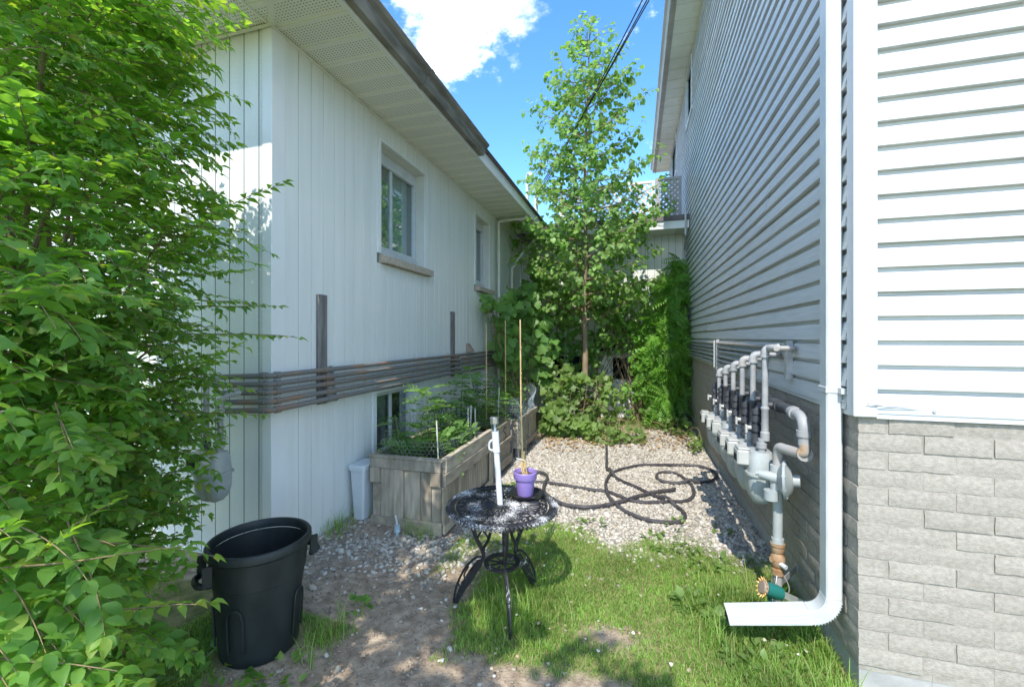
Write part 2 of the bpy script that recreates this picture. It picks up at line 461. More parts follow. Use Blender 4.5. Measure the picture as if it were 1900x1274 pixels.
MAT['yellow_petal'] = M('sunflower_petals', (0.75, 0.42, 0.10), (0.80, 0.55, 0.28), rough=0.6, scale=40)
MAT['teal'] = M('teal_plastic', (0.02, 0.16, 0.14), var=0.1, rough=0.35)
MAT['rag'] = M('pale_blue_plastic', (0.40, 0.50, 0.55), var=0.15, rough=0.5, scale=20)
MAT['paint_black'] = M('black_marker', (0.02, 0.02, 0.02), var=0.1, rough=0.8)
MAT['dry'] = island_mat('dry_leaves', [(0.30, 0.19, 0.09), (0.42, 0.28, 0.14), (0.24, 0.14, 0.07), (0.5, 0.38, 0.22)])
MAT['stone'] = island_mat('gravel_stone', [(0.22, 0.20, 0.17), (0.45, 0.42, 0.36), (0.58, 0.55, 0.49), (0.36, 0.30, 0.22), (0.52, 0.49, 0.44), (0.29, 0.265, 0.225)], bump=0.25, bscale=90)
MAT['grass'] = leaf_mat('lawn_grass', (0.13, 0.25, 0.035), (0.23, 0.37, 0.08), trans=0.35, rough=0.6, yellow=(0.36, 0.31, 0.15), ypos=0.80)
MAT['leaf_shrub'] = leaf_mat('shrub_leaf', (0.095, 0.215, 0.05), (0.18, 0.33, 0.08), trans=0.56, yellow=(0.26, 0.34, 0.08), tcol=(2.3, 2.2, 0.6), ypos=0.85)
MAT['leaf_linden'] = leaf_mat('linden_leaf', (0.13, 0.25, 0.055), (0.23, 0.36, 0.11), trans=0.4)
MAT['leaf_vine'] = leaf_mat('grape_leaf', (0.10, 0.22, 0.05), (0.19, 0.33, 0.085), trans=0.4)
MAT['leaf_bramble'] = leaf_mat('bramble_leaf', (0.12, 0.20, 0.05), (0.20, 0.30, 0.09), trans=0.35)
MAT['leaf_fern'] = leaf_mat('sumac_leaf', (0.11, 0.26, 0.035), (0.19, 0.37, 0.065), trans=0.4)
MAT['leaf_tomato'] = leaf_mat('tomato_leaf', (0.10, 0.20, 0.05), (0.18, 0.30, 0.09), trans=0.4)
MAT['leaf_street'] = leaf_mat('street_tree_leaf', (0.05, 0.10, 0.03), (0.09, 0.16, 0.04), trans=0.3)

# ------------------------------------------------------------------ ground
def gz(x, y):
    x = np.asarray(x, float); y = np.asarray(y, float)
    near = np.exp(-((x / 6) ** 2 + ((y - 3) / 8) ** 2))
    base = 0.05 * (fbm(x * 0.7, y * 0.7, 3) - 0.5) + 0.02 * (fbm(x * 4, y * 4, 5) - 0.5)
    bank = 0.05 * np.clip((-1.5 - x) / 0.7, 0, 1)
    return (base + bank) * near

def sstep(a, b, x):
    t = np.clip((x - a) / (b - a), 0, 1); return t * t * (3 - 2 * t)

def regions(x, y):
    """grass, gravel, dirt shares (0..1) at ground points"""
    x = np.asarray(x, float); y = np.asarray(y, float)
    n1 = fbm(x * 2.2, y * 2.2, 11) - 0.5; n2 = fbm(x * 6, y * 6, 21) - 0.5
    edge = 3.25 + 0.10 * x - 0.25 * np.clip(x - 0.35, 0, 1) * 2 + 0.5 * n1 + 0.35 * n2
    grav = sstep(-0.14, 0.22, y - edge) * sstep(-1.75, -1.35, x + 0.3 * n2)
    grav *= 1 - sstep(-0.1, 0.35, y - (6.35 + 0.75 * (x + 0.5)) + 0.4 * n1)
    # stones kicked into the dirt by the planter and along the wall
    patch = np.exp(-(((x + 1.93) / 0.33) ** 2 + ((y - 2.55) / 0.30) ** 2)) + 0.8 * np.exp(-(((x + 1.62) / 0.16) ** 2 + ((y - 2.80) / 0.2) ** 2)) \
        + 0.75 * np.exp(-(((x + 1.25) / 0.25) ** 2 + ((y - 2.75) / 0.32) ** 2))
    patch = np.clip(patch * (0.55 + 2.2 * n1 + 1.2 * n2), 0, 0.75)
    dirt = sstep(-0.84, -1.02, x + 0.35 * n1 + 0.15 * n2) * sstep(-1.75, -1.5, x + 0.5 * n1 + (y - 1.7) * -0.5) * sstep(3.2, 3.0, y)
    path = sstep(1.98, 1.82, y - 0.12 * x + 0.35 * n1 + 0.2 * n2) * sstep(-1.5, -1.25, x + 0.3 * n1) * sstep(0.06, -0.12, x + 0.4 * n1)
    spot = np.exp(-(((x + 0.12) / 0.14) ** 2 + ((y - 2.17) / 0.10) ** 2))
    dirt = np.clip(np.maximum(np.maximum(dirt, path), spot * 1.1), 0, 1)
    dirt = np.where((x < -1.25) & (x > -3.3) & (y > 1.9) & (y < 9), np.maximum(dirt, 0.95), dirt)
    grass = np.clip(1 - grav * 1.25, 0, 1) * np.clip(1 - dirt * 1.08, 0, 1)
    grass = np.where(y > 5.6, grass * 0.35, grass)
    return grass, np.maximum(grav, patch), dirt

xs = np.concatenate([[-600, -200, -60, -20, -8, -5, -4], np.arange(-3.2, 1.3, 0.035), [1.6, 2.5, 4, 8, 20, 60, 200, 600]])
ys = np.concatenate([[-600, -200, -60, -20, -8, -4, -2, -1, 0, 0.5], np.arange(0.9, 8.4, 0.035), [9, 11, 15, 30, 80, 250, 700]])
gx, gy = np.meshgrid(xs, ys)
gzv = gz(gx, gy)
nx, ny = len(xs), len(ys)
gv = np.stack([gx, gy, gzv], -1).reshape(-1, 3)
ii, jj = np.meshgrid(np.arange(nx - 1), np.arange(ny - 1))
q = (jj * nx + ii).ravel()
gf = np.stack([q, q + 1, q + nx + 1, q + nx], -1)

def np_mesh(name, verts, faces):
    me = bpy.data.meshes.new(name)
    nf, k = faces.shape
    me.vertices.add(len(verts)); me.vertices.foreach_set('co', np.ascontiguousarray(verts, np.float32).ravel())
    me.loops.add(nf * k); me.loops.foreach_set('vertex_index', np.ascontiguousarray(faces, np.int32).ravel())
    me.polygons.add(nf)
    me.polygons.foreach_set('loop_start', np.arange(0, nf * k, k, dtype=np.int32))
    me.polygons.foreach_set('loop_total', np.full(nf, k, np.int32))
    me.update(calc_edges=True); me.validate()
    return me

gme = np_mesh('ground', gv, gf)
g_, s_, d_ = regions(gx.ravel(), gy.ravel())
at = gme.color_attributes.new('cover', 'FLOAT_COLOR', 'POINT')
at.data.foreach_set('color', np.stack([g_, s_, d_, np.ones_like(g_)], -1).astype(np.float32).ravel())

def ground_mat():
    m, n, l, b = new_mat('yard_ground')
    ca = n.new('ShaderNodeVertexColor'); ca.layer_name = 'cover'
    sp = n.new('ShaderNodeSeparateColor'); l.new(ca.outputs['Color'], sp.inputs['Color'])
    geo = n.new('ShaderNodeNewGeometry')
    def ramp(scale, a, c, det=8):
        t = n.new('ShaderNodeTexNoise'); t.inputs['Scale'].default_value = scale; t.inputs['Detail'].default_value = det
        l.new(geo.outputs['Position'], t.inputs['Vector'])
        r_ = n.new('ShaderNodeValToRGB'); r_.color_ramp.elements[0].position = 0.35; r_.color_ramp.elements[1].position = 0.68
        r_.color_ramp.elements[0].color = (*a, 1); r_.color_ramp.elements[1].color = (*c, 1)
        l.new(t.outputs['Fac'], r_.inputs['Fac']); return r_.outputs['Color'], t.outputs['Fac']
    dirt_c, dn = ramp(17, (0.24, 0.185, 0.135), (0.44, 0.355, 0.265))
    turf_c, _ = ramp(14, (0.13, 0.145, 0.05), (0.28, 0.25, 0.12))
    grit_c, _ = ramp(60, (0.20, 0.18, 0.15), (0.42, 0.40, 0.36))
    m1 = n.new('ShaderNodeMixRGB'); l.new(sp.outputs['Red'], m1.inputs['Fac']); l.new(dirt_c, m1.inputs['Color1']); l.new(turf_c, m1.inputs['Color2'])
    m2 = n.new('ShaderNodeMixRGB'); l.new(sp.outputs['Green'], m2.inputs['Fac']); l.new(m1.outputs['Color'], m2.inputs['Color1']); l.new(grit_c, m2.inputs['Color2'])
    l.new(m2.outputs['Color'], b.inputs['Base Color'])
    b.inputs['Roughness'].default_value = 0.95; b.inputs['Specular IOR Level'].default_value = 0.15
    bn = n.new('ShaderNodeTexNoise'); bn.inputs['Scale'].default_value = 70; bn.inputs['Detail'].default_value = 8
    l.new(geo.outputs['Position'], bn.inputs['Vector'])
    bp = n.new('ShaderNodeBump'); bp.inputs['Strength'].default_value = 0.7; bp.inputs['Distance'].default_value = 0.012
    l.new(bn.outputs['Fac'], bp.inputs['Height']); l.new(bp.outputs['Normal'], b.inputs['Normal'])
    return m
ground = link('ground', gme, ground_mat(), smooth='all')
tag(ground, 'yard ground of bare soil, thin turf and grit between the two houses', None, kind='structure')

# ------------------------------------------------------------------ wall builders
def wall_boxes(mb, u0, u1, z0, z1, holes, put):
    """fill a rectangle with boxes around rectangular holes (u0,u1,z0,z1)"""
    us = sorted({u0, u1, *[h[0] for h in holes], *[h[1] for h in holes]})
    for a, b in zip(us[:-1], us[1:]):
        segs = [(z0, z1)]
        for h in holes:
            if h[0] <= a + 1e-6 and h[1] >= b - 1e-6:
                ns = []
                for s in segs:
                    if h[3] <= s[0] or h[2] >= s[1]: ns.append(s); continue
                    if h[2] > s[0]: ns.append((s[0], h[2]))
                    if h[3] < s[1]: ns.append((h[3], s[1]))
                segs = ns
        for s in segs: put(mb, a, b, *s)

BOARD = {}
def board_mesh(w, h, mat):
    """vertical board, chamfered long edges, face towards +Y-local front at y = -t"""
    k = (round(w, 3), round(h, 3), mat.name)
    if k in BOARD: return BOARD[k]
    t, c = 0.012, 0.0015
    g = 0.0026
    prof = [(g, 0), (g, -t + c), (g + c, -t), (w - g - c, -t), (w - g, -t + c), (w - g, 0)]
    V = [(x, y, 0) for x, y in prof] + [(x, y, h) for x, y in prof]
    n = len(prof)
    F = [(i, i + 1, n + i + 1, n + i) for i in range(n - 1)] + [tuple(range(n - 1, -1, -1)), tuple(range(n, 2 * n))]
    me = bpy.data.meshes.new('board'); me.from_pydata(V, [], F); me.update(); me.materials.append(mat)
    BOARD[k] = me
    return me

def boards(parent, u0, u1, pitch, z0, z1, holes, place, mat):
    """place(mesh, u, z) puts one board whose left edge is at u"""
    u = u0
    while u < u1 - 0.02:
        w = min(pitch, u1 - u)
        # split the board's width where a hole edge cuts it
        cuts = sorted({u, u + w, *[e for h in holes for e in h[:2] if u + 0.004 < e < u + w - 0.004]})
        for a, b in zip(cuts[:-1], cuts[1:]):
            segs = [(z0, z1)]
            for h in holes:
                if h[0] <= a + 5e-3 and h[1] >= b - 5e-3:
                    ns = []
                    for s in segs:
                        if h[3] <= s[0] or h[2] >= s[1]: ns.append(s); continue
                        if h[2] > s[0] + 0.01: ns.append((s[0], h[2]))
                        if h[3] < s[1] - 0.01: ns.append((h[3], s[1]))
                    segs = ns
            for s in segs:
                place(board_mesh(b - a, s[1] - s[0], mat), a, s[0])
        u += w

# ------------------------------------------------------------------ left house
LX, LY = -2.20, 2.167          # its corner in plan
SOF = 3.44                     # soffit height
EX = -1.66                     # outer edge of the soffit along the yard
EY = 1.62                      # outer edge of the soffit along the street side
REARY = 8.25
lh = thing('left_house', (-4, 5, 0), 'low house with pale vertical board siding and a wide perforated eave', 'house')

win_holes = [(3.36, 4.20, 2.235, 3.24), (5.73, 6.33, 2.235, 3.24), (3.29, 3.99, 0.40, 0.99), (5.60, 6.10, 0.42, 0.99)]
mb = MB()
wall_boxes(mb, LY, REARY + 0.3, -0.3, SOF + 0.1, win_holes, lambda m, a, b, c, d: m.box(LX - 0.22, LX - 0.012, a, b, c, d))
mb.box(-7.5, LX - 0.22, LY, LY + 0.2, -0.3, SOF + 0.1)
mb.box(-7.5, -7.3, LY + 0.2, 12, -0.3, SOF + 0.1)
mb.box(-7.5, LX - 0.22, 11.8, 12, -0.3, SOF + 0.1)
lwall = mb.build('wall', MAT['groove'], lh)
tr = 0.05
trim_holes = [(h[0] - (tr if h[2] > 1 else 0.03), h[1] + (tr if h[2] > 1 else 0.03), h[2] - (0.09 if h[2] > 1 else 0.03), h[3] + (0.02 if h[2] > 1 else 0.03)) for h in win_holes]
ROT_SIDE = (0, 0, R(90))       # board front (-Y local) faces +X
def put_side(me, u, z):
    # local x runs along +Y, local -y faces +X
    inst('board', me, (LX - 0.012, u, z), lwall, ROT_SIDE)
boards(lwall, LY + 0.105, REARY, 0.12, 0.06, SOF, trim_holes, put_side, MAT['left_board'])
def put_front(me, u, z):
    inst('board', me, (u, LY + 0.012, z), lwall)
boards(lwall, -5.06, LX - 0.06, 0.12, 0.06, SOF, [], put_front, MAT['left_board'])
mb = MB()
mb.bbox(LX - 0.07, LX + 0.006, LY - 0.006, LY + 0.105, 0.05, SOF - 0.002, 0.004)
mb.build('corner_post', MAT['trim'], lh)
mb = MB(); mb.box(LX - 0.015, LX + 0.012, LY - 0.01, REARY, 0.035, 0.058)
mb.box(-5, LX - 0.0155, LY - 0.012, LY + 0.02, 0.035, 0.058)
mb.build('bottom_flashing', MAT['white_metal'], lh)
mb = MB(); mb.box(LX - 0.03, LX - 0.004, LY + 0.02, REARY, -0.2, 0.034); mb.box(-5, LX - 0.031, LY + 0.004, LY + 0.03, -0.2, 0.034)
mb.build('foundation', MAT['concrete'], lh)

def window_on_side(y0, y1, z0, z1, depth, sill, sash_frac, right_fill):
    xg = LX - depth
    f = MB()
    # casing strip on the wall face
    for a, b, c, d in ((y0 - tr, y0 - 0.002, z0 - 0.001, z1 + 0.02), (y1 + 0.002, y1 + tr, z0 - 0.001, z1 + 0.02)):
        f.box(LX - 0.011, LX + 0.012, a, b, c, d)
    f.box(LX - 0.011, LX + 0.0135, y0 - 0.0015, y1 + 0.0015, z1 - 0.002, z1 + 0.0195)
    w = f.build('window', MAT['trim'], lh)
    rv = MB()
    rv.box(xg - 0.02, LX - 0.0115, y0 - 0.008, y0 + 0.004, z0, z1); rv.box(xg - 0.02, LX - 0.0115, y1 - 0.004, y1 + 0.008, z0, z1)
    rv.box(xg - 0.021, LX - 0.0118, y0 + 0.0041, y1 - 0.0041, z1 - 0.006, z1 + 0.006)
    rv.build('reveal', MAT['reveal'], w)
    fr = MB(); s = 0.035
    zf0, zf1 = z0 + (0.07 if sill else 0.01), z1 - (0.09 if sill else 0.01)
    for a, b, c, d in ((y0 + 0.005, y0 + s, zf0, zf1), (y1 - s, y1 - 0.005, zf0, zf1), (y0 + s + 0.0004, y1 - s - 0.0004, zf1 - s, zf1), (y0 + s + 0.0004, y1 - s - 0.0004, zf0, zf0 + s)):
        fr.bbox(xg - 0.02, xg + 0.03, a, b, c, d, 0.004)
    if sill:
        fr.box(xg - 0.02, xg + 0.02, y0 + 0.005, y1 - 0.005, z1 - 0.089, z1 - 0.007)
        fr.box(xg - 0.02, xg + 0.05, y0 + 0.005, y1 - 0.005, z0 + 0.012, z0 + 0.069)
    fr.build('frame', MAT['white_metal'], w, kind=None)
    ym = y0 + (y1 - y0) * sash_frac
    sa = MB(); sa.bbox(xg - 0.012, xg + 0.016, ym - 0.016, ym + 0.016, zf0 + s + 0.001, zf1 - s - 0.001, 0.003)
    sa.build('sash', MAT['white_metal'], w)
    for a, b, xo in ((y0 + s + 0.001, ym - 0.017, 0.0), (ym + 0.017, y1 - s - 0.001, -0.006)):
        pn = MB(); pn.box(xg + xo - 0.003, xg + xo + 0.001, a, b, zf0 + s + 0.0012, zf1 - s - 0.0012)
        pn.build('pane', MAT['glass'], w)
    dk = MB()
    dk.box(xg - 0.5, xg - 0.49, y0 - 0.3, y1 + 0.3, z0 - 0.3, z1 + 0.1)
    dk.build('dark_interior', MAT['dark_void'], w)
    cu = MB(); n = 26
    P, F = [], []
    ya, yb = y0 + s + 0.004, ym + 0.02
    for i in range(n + 1):
        y = ya + (yb - ya) * i / n; x = xg - 0.06 + 0.014 * math.sin(i * 1.9)
        P += [(x, y, zf0), (x, y, zf1)]
    for i in range(n): F.append((2 * i, 2 * i + 2, 2 * i + 3, 2 * i + 1))
    cu.add(P, F); cu.build('curtain', MAT['curtain'], w)
    if right_fill:
        bl = MB(); bl.box(xg - 0.075, xg - 0.07, ym + 0.02, y1 - s, zf0 + 0.02, zf1)
        bl.build('blind', MAT['blind'], w)
    if sill:
        si = MB(); L = y1 - y0 + 0.10; k = int(L / 0.068); p = L / k
        for i in range(k):
            a = y0 - 0.005 + i * p
            si.add(*sloped(LX - 0.011, LX + 0.062, a + 0.002, a + p - 0.002, z0 - 0.085, z0 - 0.002, 0.02))
        si.box(LX - 0.011, LX + 0.055, y0 + 0.004, y1 + 0.086, z0 - 0.08, z0 - 0.03)
        si.build('sill', MAT['sill'], w)
    return w

def sloped(x0, x1, y0, y1, z0, z1, drop):
    return ([(x0, y0, z0), (x1, y0, z0), (x1, y1, z0), (x0, y1, z0), (x0, y0, z1), (x1, y0, z1 - drop), (x1, y1, z1 - drop), (x0, y1, z1)],
            [(0, 3, 2, 1), (4, 5, 6, 7), (0, 1, 5, 4), (1, 2, 6, 5), (2, 3, 7, 6), (3, 0, 4, 7)])

tag(window_on_side(3.36, 4.20, 2.235, 3.24, 0.13, True, 0.44, True), 'sliding window with brown curtain and brick sill')
window_on_side(5.73, 6.33, 2.235, 3.24, 0.13, True, 0.45, True)
window_on_side(3.29, 3.99, 0.40, 0.99, 0.08, False, 0.5, False)
window_on_side(5.60, 6.10, 0.42, 0.99, 0.08, False, 0.5, False)

# eave: soffit panels, ribs, fascia, gutter
sof = MB(); sof.box(LX - 0.2, EX, EY, 7.74, SOF + 0.012, SOF + 0.03); sof.box(-7.6, LX - 0.2, EY, LY + 0.1, SOF + 0.012, SOF + 0.03)
sof = sof.build('soffit', MAT['soffit_plain'], lh)
pm = MB(); pm.box(LX - 0.0, EX, 0.001, 0.188, 0, 0.011)
pm.add([(LX, 0.188, -0.006), (EX, 0.188, -0.006), (EX, 0.199, -0.006), (LX, 0.199, -0.006), (LX, 0.188, 0.011), (EX, 0.188, 0.011), (EX, 0.199, 0.011), (LX, 0.199, 0.011)],
       [(0, 3, 2, 1), (4, 5, 6, 7), (0, 1, 5, 4), (1, 2, 6, 5), (2, 3, 7, 6), (3, 0, 4, 7)])
first = pm.build('panel', MAT['soffit_side'], sof)
org = ORG[sof.name]
first.data.transform(Matrix.Translation(org)); pme = first.data
bpy.data.objects.remove(first)
for k in range(8, 39):
    inst('panel', pme, (0, 0.2 * k, SOF), sof)
pm = MB(); pm.box(0.001, 0.188, EY, LY, 0, 0.011); pm.box(0.188, 0.199, EY, LY, -0.006, 0.0111)
first = pm.build('panel', MAT['soffit_front'], sof); first.data.transform(Matrix.Translation(org)); pmf = first.data
bpy.data.objects.remove(first)
for k in range(-25, -11):
    inst('panel', pmf, (0.2 * k - (0.0 if k < -11 else 0), 0, SOF), sof)
mb = MB(); mb.beam((LX, LY, SOF - 0.004), (EX, EY, SOF - 0.004), 0.035, 0.008); mb.build('mitre_strip', MAT['soffit_rib'], sof)
mb = MB(); mb.box(LX + 0.0002, LX + 0.018, LY - 0.01, 7.74, SOF - 0.016, SOF - 0.0065); mb.box(-5, LX + 0.018, LY - 0.03, LY - 0.0125, SOF - 0.016, SOF - 0.0065)
mb.build('wall_moulding', MAT['soffit_rib'], sof)
mb = MB()
mb.box(EX + 0.0005, EX + 0.025, EY - 0.025, 7.74, SOF - 0.012, SOF + 0.135); mb.box(-7.6, EX, EY - 0.025, EY - 0.0005, SOF - 0.012, SOF + 0.135)
mb.build('fascia', MAT['trim'], lh)
def kgutter(mb, along, a0, a1, sign):
    prof = [(0.002, 0.11), (0.002, 0.0), (0.055, -0.005), (0.075, 0.03), (0.08, 0.06), (0.108, 0.078), (0.125, 0.10), (0.122, 0.108), (0.115, 0.10), (0.10, 0.083), (0.07, 0.062), (0.05, 0.006), (0.008, 0.012), (0.008, 0.11)]
    R0, R1 = [], []
    for o, z in prof:
        if along == 'Y':
            R0.append((EX + 0.025 + o, a0 - (o if sign else 0), SOF + 0.005 + z)); R1.append((EX + 0.025 + o, a1, SOF + 0.005 + z))
        else:
            R0.append((a0, EY - 0.025 - o, SOF + 0.005 + z)); R1.append((a1 + o, EY - 0.025 - o, SOF + 0.005 + z))
    mb.loft([R0, R1])
mb = MB(); kgutter(mb, 'Y', EY - 0.025, 3.02, True); kgutter(mb, 'X', -7.5, EX + 0.025, True)
kgutter(mb, 'Y', 3.021, 4.36, False)
gut = mb.build('gutter', MAT['gutter'], lh)
mb = MB(); mb.loft([[(EX + 0.025 + o, yy, SOF + 0.004 + z) for o, z in ((-0.002, -0.004), (0.06, -0.012), (0.082, 0.03), (0.088, 0.062), (0.115, 0.08), (0.130, 0.104), (0.118, 0.09), (0.09, 0.07), (0.07, 0.04), (0.0, 0.0))] for yy in (3.0, 3.05)])
mb.build('gutter_joint', MAT['gutter'], gut)
mb = MB(); mb.box(EX + 0.0255, EX + 0.062, 4.37, 7.74, SOF + 0.122, SOF + 0.14); mb.build('drip_edge', MAT['fascia_dark'], lh)
def roof_slab(mb, x0, z0, x1, z1, y0, y1, t=0.03):
    mb.add([(x0, y0, z0), (x1, y0, z1), (x1, y1, z1), (x0, y1, z0), (x0, y0, z0 + t), (x1, y0, z1 + t), (x1, y1, z1 + t), (x0, y1, z0 + t)],
           [(0, 3, 2, 1), (4, 5, 6, 7), (0, 1, 5, 4), (1, 2, 6, 5), (2, 3, 7, 6), (3, 0, 4, 7)])
mb = MB()
zr = SOF + 0.142
mb.add([(EX + 0.07, EY - 0.07, zr), (EX + 0.07, 12.4, zr), (-4.75, 9.3, zr + 0.95), (-4.75, 4.7, zr + 0.95), (-7.9, EY - 0.07, zr), (-7.9, 12.4, zr),
        (EX + 0.07, EY - 0.07, zr - 0.012), (EX + 0.07, 12.4, zr - 0.012), (-7.9, EY - 0.07, zr - 0.012), (-7.9, 12.4, zr - 0.012)],
       [(0, 1, 2, 3), (4, 0, 3), (5, 4, 3, 2), (1, 5, 2), (0, 6, 7, 1), (4, 8, 6, 0), (5, 9, 8, 4), (6, 8, 9, 7)])
mb.build('roof', MAT['roof'], lh)
# vent hood on the wall
mb = MB(); mb.add([(LX, 5.37, 1.29), (LX, 5.47, 1.29), (LX + 0.09, 5.47, 1.29), (LX + 0.09, 5.37, 1.29), (LX, 5.37, 1.40), (LX, 5.47, 1.40), (LX + 0.02, 5.47, 1.40), (LX + 0.02, 5.37, 1.40)],
                  [(0, 3, 2, 1), (4, 5, 6, 7), (3, 7, 6, 2), (0, 4, 7, 3), (1, 2, 6, 5), (0, 1, 5, 4)])
mb.build('vent_hood', MAT['vent'], lh)
# eave drain pipes at the far end
dp = thing('drain_pipe', (-2.13, 6.72, 0), 'thin grey drain pipe running from the eave down the board wall by the far window', 'pipe')
mb = MB(); mb.tube(smooth_path([(EX - 0.02, 6.62, SOF + 0.03), (EX - 0.04, 6.62, SOF - 0.06), (-1.9, 6.6, SOF - 0.07), (-2.11, 6.6, SOF - 0.09), (-2.13, 6.6, SOF - 0.16), (-2.13, 6.6, 2.6), (-2.13, 6.6, 0.1)], 5), 0.022, 8)
mb.build('pipe', MAT['soffit_plain'], dp, smooth=True)
mb = MB(); mb.tube(smooth_path([(-1.72, 7.5, 3.25), (-1.9, 7.45, 3.05), (-2.1, 7.4, 2.75), (-2.14, 7.4, 2.5), (-2.14, 7.4, 0.1)], 5), 0.028, 8)
dp2 = mb.build('downpipe', MAT['soffit_plain'], None, smooth=True)
tag(dp2, 'pale downpipe slanting back under the eave to the far inner wall corner', 'pipe')

# ------------------------------------------------------------------ rear building
rb = thing('rear_building', (-0.6, 8.6, 0), 'low link building closing the far end of the yard, flat roof with dark edge', 'building')
RS = 3.335
rholes = [(-0.68, -0.22, 1.22, 1.46), (-0.42, 0.14, 0.70, 1.10), (-1.65, -1.0, 0.72, 1.12)]
mb = MB(); wall_boxes(mb, -2.1, 0.86, -0.3, RS + 0.06, rholes, lambda m, a, b, c, d: m.box(a, b, REARY + 0.012, REARY + 0.2, c, d))
rwall = mb.build('wall', MAT['groove'], rb)
def put_rear(me, u, z): inst('board', me, (u, REARY + 0.012, z), rwall)
boards(rwall, -2.19, 0.87, 0.12, 0.3, RS, [(h[0] - 0.03, h[1] + 0.03, h[2] - 0.03, h[3] + 0.03) for h in rholes], put_rear, MAT['left_board'])
mb = MB(); mb.box(-2.19, 0.87, REARY - 0.004, REARY + 0.011, -0.3, 0.298); mb.build('foundation', MAT['trim'], rb)
for h in rholes:
    f = MB(); s = 0.03
    for a, b, c, d in ((h[0] - s, h[0], h[2] - s, h[3] + s), (h[1], h[1] + s, h[2] - s, h[3] + s), (h[0] + 0.0003, h[1] - 0.0003, h[3], h[3] + s), (h[0] + 0.0003, h[1] - 0.0003, h[2] - s, h[2])):
        f.box(a, b, REARY - 0.008, REARY + 0.03, c, d)
    w = f.build('window', MAT['white_metal'], rb)
    p = MB(); p.box(h[0], h[1], REARY + 0.02, REARY + 0.024, h[2], h[3]); p.build('pane', MAT['glass'], w)
    p = MB(); p.box(h[0] - 0.1, h[1] + 0.1, REARY + 0.4, REARY + 0.41, h[2] - 0.1, h[3] + 0.1); p.build('dark_interior', MAT['dark_void'], w)
    p = MB(); xm = (h[0] + h[1]) / 2; p.box(xm - 0.012, xm + 0.012, REARY + 0.004, REARY + 0.019, h[2] + 0.0005, h[3] - 0.0005); p.build('mullion', MAT['white_metal'], w)
sf = MB(); sf.box(EX + 0.03, 0.87, 7.765, REARY + 0.01, RS + 0.004, RS + 0.02); sf = sf.build('soffit', MAT['soffit_plain'], rb)
x = EX + 0.03
pm = MB(); pm.box(0.001, 0.246, 7.765, REARY, 0, 0.0035); pm.box(0.2465, 0.254, 7.765, REARY, -0.005, 0.0034)
first = pm.build('panel', MAT['soffit_rib'], sf); first.data.transform(Matrix.Translation(ORG[sf.name])); pmr = first.data
bpy.data.objects.remove(first)
for k in range(9): inst('panel', pmr, (x + 0.2545 * k, 0, RS), sf)
mb = MB(); mb.box(EX + 0.03, 0.86, 7.74, 7.764, RS - 0.006, RS + 0.125); mb.build('fascia', MAT['trim'], rb)
mb = MB(); mb.box(EX + 0.04, 0.866, 7.715, 7.80, RS + 0.127, RS + 0.215); mb.build('roof_edge', MAT['fascia_dark'], rb)
mb = MB(); mb.box(EX + 0.04, 0.866, 7.801, 13.5, RS + 0.06, RS + 0.2); mb.build('roof', MAT['roof'], rb)
# conduit beside the right house
mb = MB(); mb.tube([(0.80, 7.69, 3.66), (0.80, 7.69, 3.2), (0.82, 8.05, 3.0), (0.82, 8.1, 0.2)], 0.018, 6)
tag(mb.build('conduit', MAT['galv'], None, smooth=True), 'thin upright conduit in the far corner against the horizontal siding', 'conduit')

# lattice screens on the rear roof
def lattice(name, x0, x1, y, z0, z1, mat, label, pitch=0.085, w=0.036, group=None):
    t = thing(name, ((x0 + x1) / 2, y, z0), label, 'lattice')
    fr = MB()
    fr.box(x0, x0 + 0.045, y - 0.02, y + 0.02, z0, z1); fr.box(x1 - 0.045, x1, y - 0.02, y + 0.02, z0, z1)
    fr.box(x0 + 0.0453, x1 - 0.0453, y - 0.018, y + 0.018, z1 - 0.045, z1 - 0.001); fr.box(x0 + 0.0453, x1 - 0.0453, y - 0.018, y + 0.018, z0 + 0.001, z0 + 0.045)
    fr.build('frame', mat, t)
    H = z1 - z0 - 0.03; xa, xb = x0 + 0.02, x1 - 0.02; za, zb = z0 + 0.02, z1 - 0.02
    step = pitch * math.sqrt(2)
    for sgn in (1, -1):
        c = xa - (zb - za) if sgn > 0 else xa
        end = xb if sgn > 0 else xb + (zb - za)
        while c < end:
            # line x = c + s*(z-za)*sgn
            pts = []
            for z in (za, zb):
                pts.append((c + sgn * (z - za), z))
            (xA, zA), (xB, zB) = pts
            def clip(xA, zA, xB, zB):
                d = xB - xA
                ta, tb = 0.0, 1.0
                t1, t2 = (xa - xA) / d, (xb - xA) / d
                lo, hi = min(t1, t2), max(t1, t2)
                return max(ta, lo), min(tb, hi)
            t1, t2 = clip(xA, zA, xB, zB)
            if t2 - t1 > 0.05:
                s = MB(); yy = y + 0.0045 * sgn
                s.beam((xA + (xB - xA) * t1, yy, zA + (zB - zA) * t1), (xA + (xB - xA) * t2, yy, zA + (zB - zA) * t2), w, 0.007, up=(0, 1, 0))
                s.build('slat', mat, t)
            c += step
    return t
lattice('lattice_screen', -1.45, 0.335, 8.40, RS + 0.201, 4.40, MAT['lattice'], 'sunlit cream diagonal lattice screen on the rear roof behind the tree crown')
lattice('lattice_screen', 0.345, 0.80, 8.36, RS + 0.201, 4.42, MAT['lattice_shaded'], 'lattice screen coloured grey for shade on the rear roof against the tall house', pitch=0.07, w=0.042)

